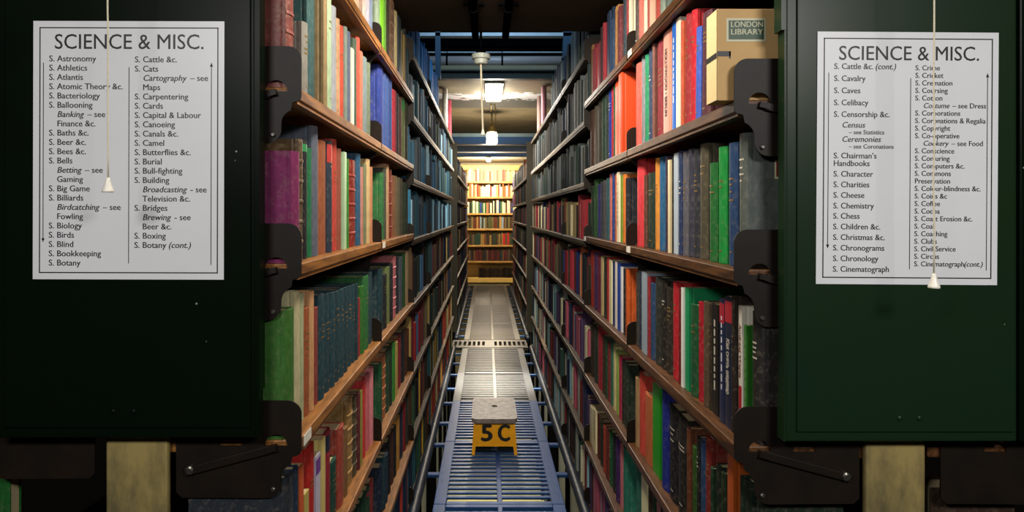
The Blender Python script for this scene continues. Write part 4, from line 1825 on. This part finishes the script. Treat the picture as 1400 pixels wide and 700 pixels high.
def tapered_board(w_top, w_bot, ytop, ybot, zt, thick, cut):
    """end board of the stool in local coords: arch cut out at the bottom"""
    poly = [(-w_top, zt), (-w_bot, 0), (-w_bot + 0.016, 0), (-w_bot + 0.022, cut), (w_bot - 0.022, cut), (w_bot - 0.016, 0), (w_bot, 0), (w_top, zt)]
    v = []
    for dy in (0, thick):
        for (x, z) in poly:
            f = z / zt
            v.append((x, ybot + (ytop - ybot) * f + dy, z))
    n = len(poly)
    mb = MB()
    mb.add(v, [list(range(n)), list(range(n, 2 * n))[::-1]] + [(i, (i + 1) % n, n + (i + 1) % n, n + i) for i in range(n)])
    return mb


build('end_leg', tapered_board(0.114, 0.126, 0.012, -0.012, SH - 0.024, 0.016, 0.045), M['yellow'], st)
build('end_leg', tapered_board(0.114, 0.126, 0.412, 0.432, SH - 0.024, 0.016, 0.045), M['yellow'], st)
for s in (-1, 1):
    mb = MB()
    x0, x1 = sorted((s * 0.100, s * 0.112))
    mb.box(x0, x1, 0.03, 0.41, SH - 0.075, SH - 0.024)
    build('side_rail', mb, M['yellow'], st)
for s_, x, cw in (('5', -0.078, 0.056), ('C', 0.018, 0.060)):
    sz = 0.088 / 0.72
    me = text_mesh('marking', [(s_, 0, 0, sz, cw / text_width(s_, sz), False, 'l')], M['blackink'], bold=0.07)
    zt = SH - 0.024
    for v in me.vertices:
        xx, yy, zz = v.co
        z = 0.076 + yy
        v.co = (x + xx, -0.012 + 0.024 * z / zt - 0.0008 - zz, z)
    q = link('marking', me, st)
    q['label'] = f'black stencilled {s_}'

# ------------------------------------------------------------------ lamps, conduits and the pull switch overhead
for k, (px, w) in enumerate(((652, 'left'), (688, 'right'))):
    o = thing('conduit', f'{w} of the two black conduits running along the dark ceiling', 'conduit', (PX(px, 3.5), 1.4, CEIL - 0.022))
    mb = MB()
    mb.tube([(0, 0, 0), (0, 1.66, 0)], 0.016, 10)
    build('tube', mb, M['black'], o, smooth=True)
    for y in (0.5, 1.25):
        mb = MB()
        mb.tube([(0, y - 0.012, 0), (0, y + 0.012, 0)], 0.021, 10)
        mb.box(-0.04, 0.04, y - 0.01, y + 0.01, 0.012, 0.0218)
        build('saddle_clip', mb, M['black'], o)

d = 3.10
o = thing('pull_switch', 'round pale ceiling pull switch hanging on a stem with a long cord', 'switch', (PX(657.5, d), d, PZ(88, d)))
u = d / F
mb = MB()
mb.tube([(0, 0, 0), (0, 0, 0.004), (0, 0, 0.022), (0, 0, 0.024), (0, 0, 0.044), (0, 0, 0.046)], [0.026, 0.030, 0.032, 0.042, 0.042, 0.036], 24)
build('housing', mb, M['switch'], o)
mb = MB()
mb.tube([(0, 0, 0.046), (0, 0, 0.062), (0, 0, 0.063), (0, 0, CEIL + 0.1 - PZ(88, d))], [0.022, 0.022, 0.006, 0.006], 12)
build('stem', mb, M['black'], o)
mb = MB()
mb.tube([(0, 0, 0.002), (0.004, 0, -0.16), (0.009, 0, PZ(178, d) - PZ(88, d))], 0.0045, 8)
build('cord', mb, M['cord'], o)
mb = MB()
zc = PZ(178, d) - PZ(88, d)
mb.tube([(0.009, 0, zc + 0.004), (0.009, 0, zc - 0.022)], [0.0045, 0.011], 12)
build('pull_cone', mb, M['cone'], o)

o = thing('tube_lamp', 'bright rectangular lamp fixed under the peeling ceiling', 'lamp', (PX(675.5, 5.8), 5.45, C2))
mb = MB()
mb.box(-0.075, 0.075, 0.0, 0.80, -0.022, 0.0, ch=0.002)
build('lamp_body', mb, M['switch'], o)
mb = MB()
mb.box(-0.066, 0.066, 0.015, 0.785, -0.036, -0.0225, ch=0.004)
build('diffuser', mb, M['lampglow'], o)
light('tube_lamp_light', 'AREA', (PX(675.5, 5.8), 5.85, C2 - 0.045), 26.0, (1.0, 0.93, 0.82), 0.12, 0.7)
light('tube_lamp_spill', 'POINT', (PX(675.5, 5.8), 6.0, C2 - 0.16), 9.0, (1.0, 0.96, 0.9), 0.06)
light('tube_lamp_beam', 'SPOT', (PX(675.5, 5.8), 5.75, C2 - 0.06), 2000.0, (1.0, 0.86, 0.62), 0.08, None, (math.radians(-7), 0, 0), (math.radians(26), 0.9))

d = 7.1
o = thing('jar_lamp', 'glowing glass jar lamp hanging from its conduit over the middle of the aisle', 'lamp', (PX(672.5, d), d, PZ(197, d)))
mb = MB()
jr = 7.2 * d / F
hj = 16 * d / F
mb.tube([(0, 0, 0), (0, 0, 0.008), (0, 0, hj * 0.85), (0, 0, hj)], [jr * 0.8, jr, jr, jr * 0.8], 20)
build('glass_jar', mb, M['lampglow'], o, smooth=True)
mb = MB()
mb.tube([(0, 0, hj), (0, 0, hj + 0.012), (0, 0, hj + 0.02), (0, 0, hj + 0.06), (0, 0, hj + 0.085)], [jr * 1.05, jr * 1.05, jr * 0.75, jr * 0.6, 0.014], 16)
build('lamp_cap', mb, M['brass'], o)
mb = MB()
mb.tube([(0, 0, hj + 0.08), (0, 0, C2 - 0.03 - PZ(197, d)), (-0.01, -0.06, C2 - 0.012 - PZ(197, d)), (-0.01, -0.5, C2 - 0.012 - PZ(197, d))], 0.009, 10)
mb.tube([(0.04, -0.02, hj + 0.07), (0.035, -0.03, C2 - 0.012 - PZ(197, d)), (0.02, -0.5, C2 - 0.012 - PZ(197, d))], 0.007, 8)
build('conduit', mb, M['brass'], o)
light('jar_lamp_beam', 'SPOT', (PX(672.5, d), d + 0.05, PZ(197, d) - 0.04), 600.0, WARM, 0.06, None, (math.radians(10), 0, 0), (math.radians(32), 0.9))
light('jar_lamp_light', 'POINT', (PX(672.5, d), d - 0.0, PZ(197, d) - 0.05), 20.0, WARM, 0.05)

d = 12.2
o = thing('end_lamp', 'small lamp on the ceiling in front of the end bookcase', 'lamp', (PX(668, d), d, 2.36))
mb = MB()
mb.box(-0.05, 0.05, -0.05, 0.05, -0.02, 0.0, ch=0.003)
build('lamp_body', mb, M['brass'], o)
mb = MB()
mb.tube([(0, 0, -0.02), (0, 0, -0.03), (0, 0, -0.075), (0, 0, -0.085)], [0.03, 0.04, 0.04, 0.025], 16)
build('glass_jar', mb, M['endglow'], o, smooth=True)
light('end_lamp_light', 'POINT', (PX(668, d), d, 2.20), 190.0, (1.0, 0.88, 0.68), 0.05)
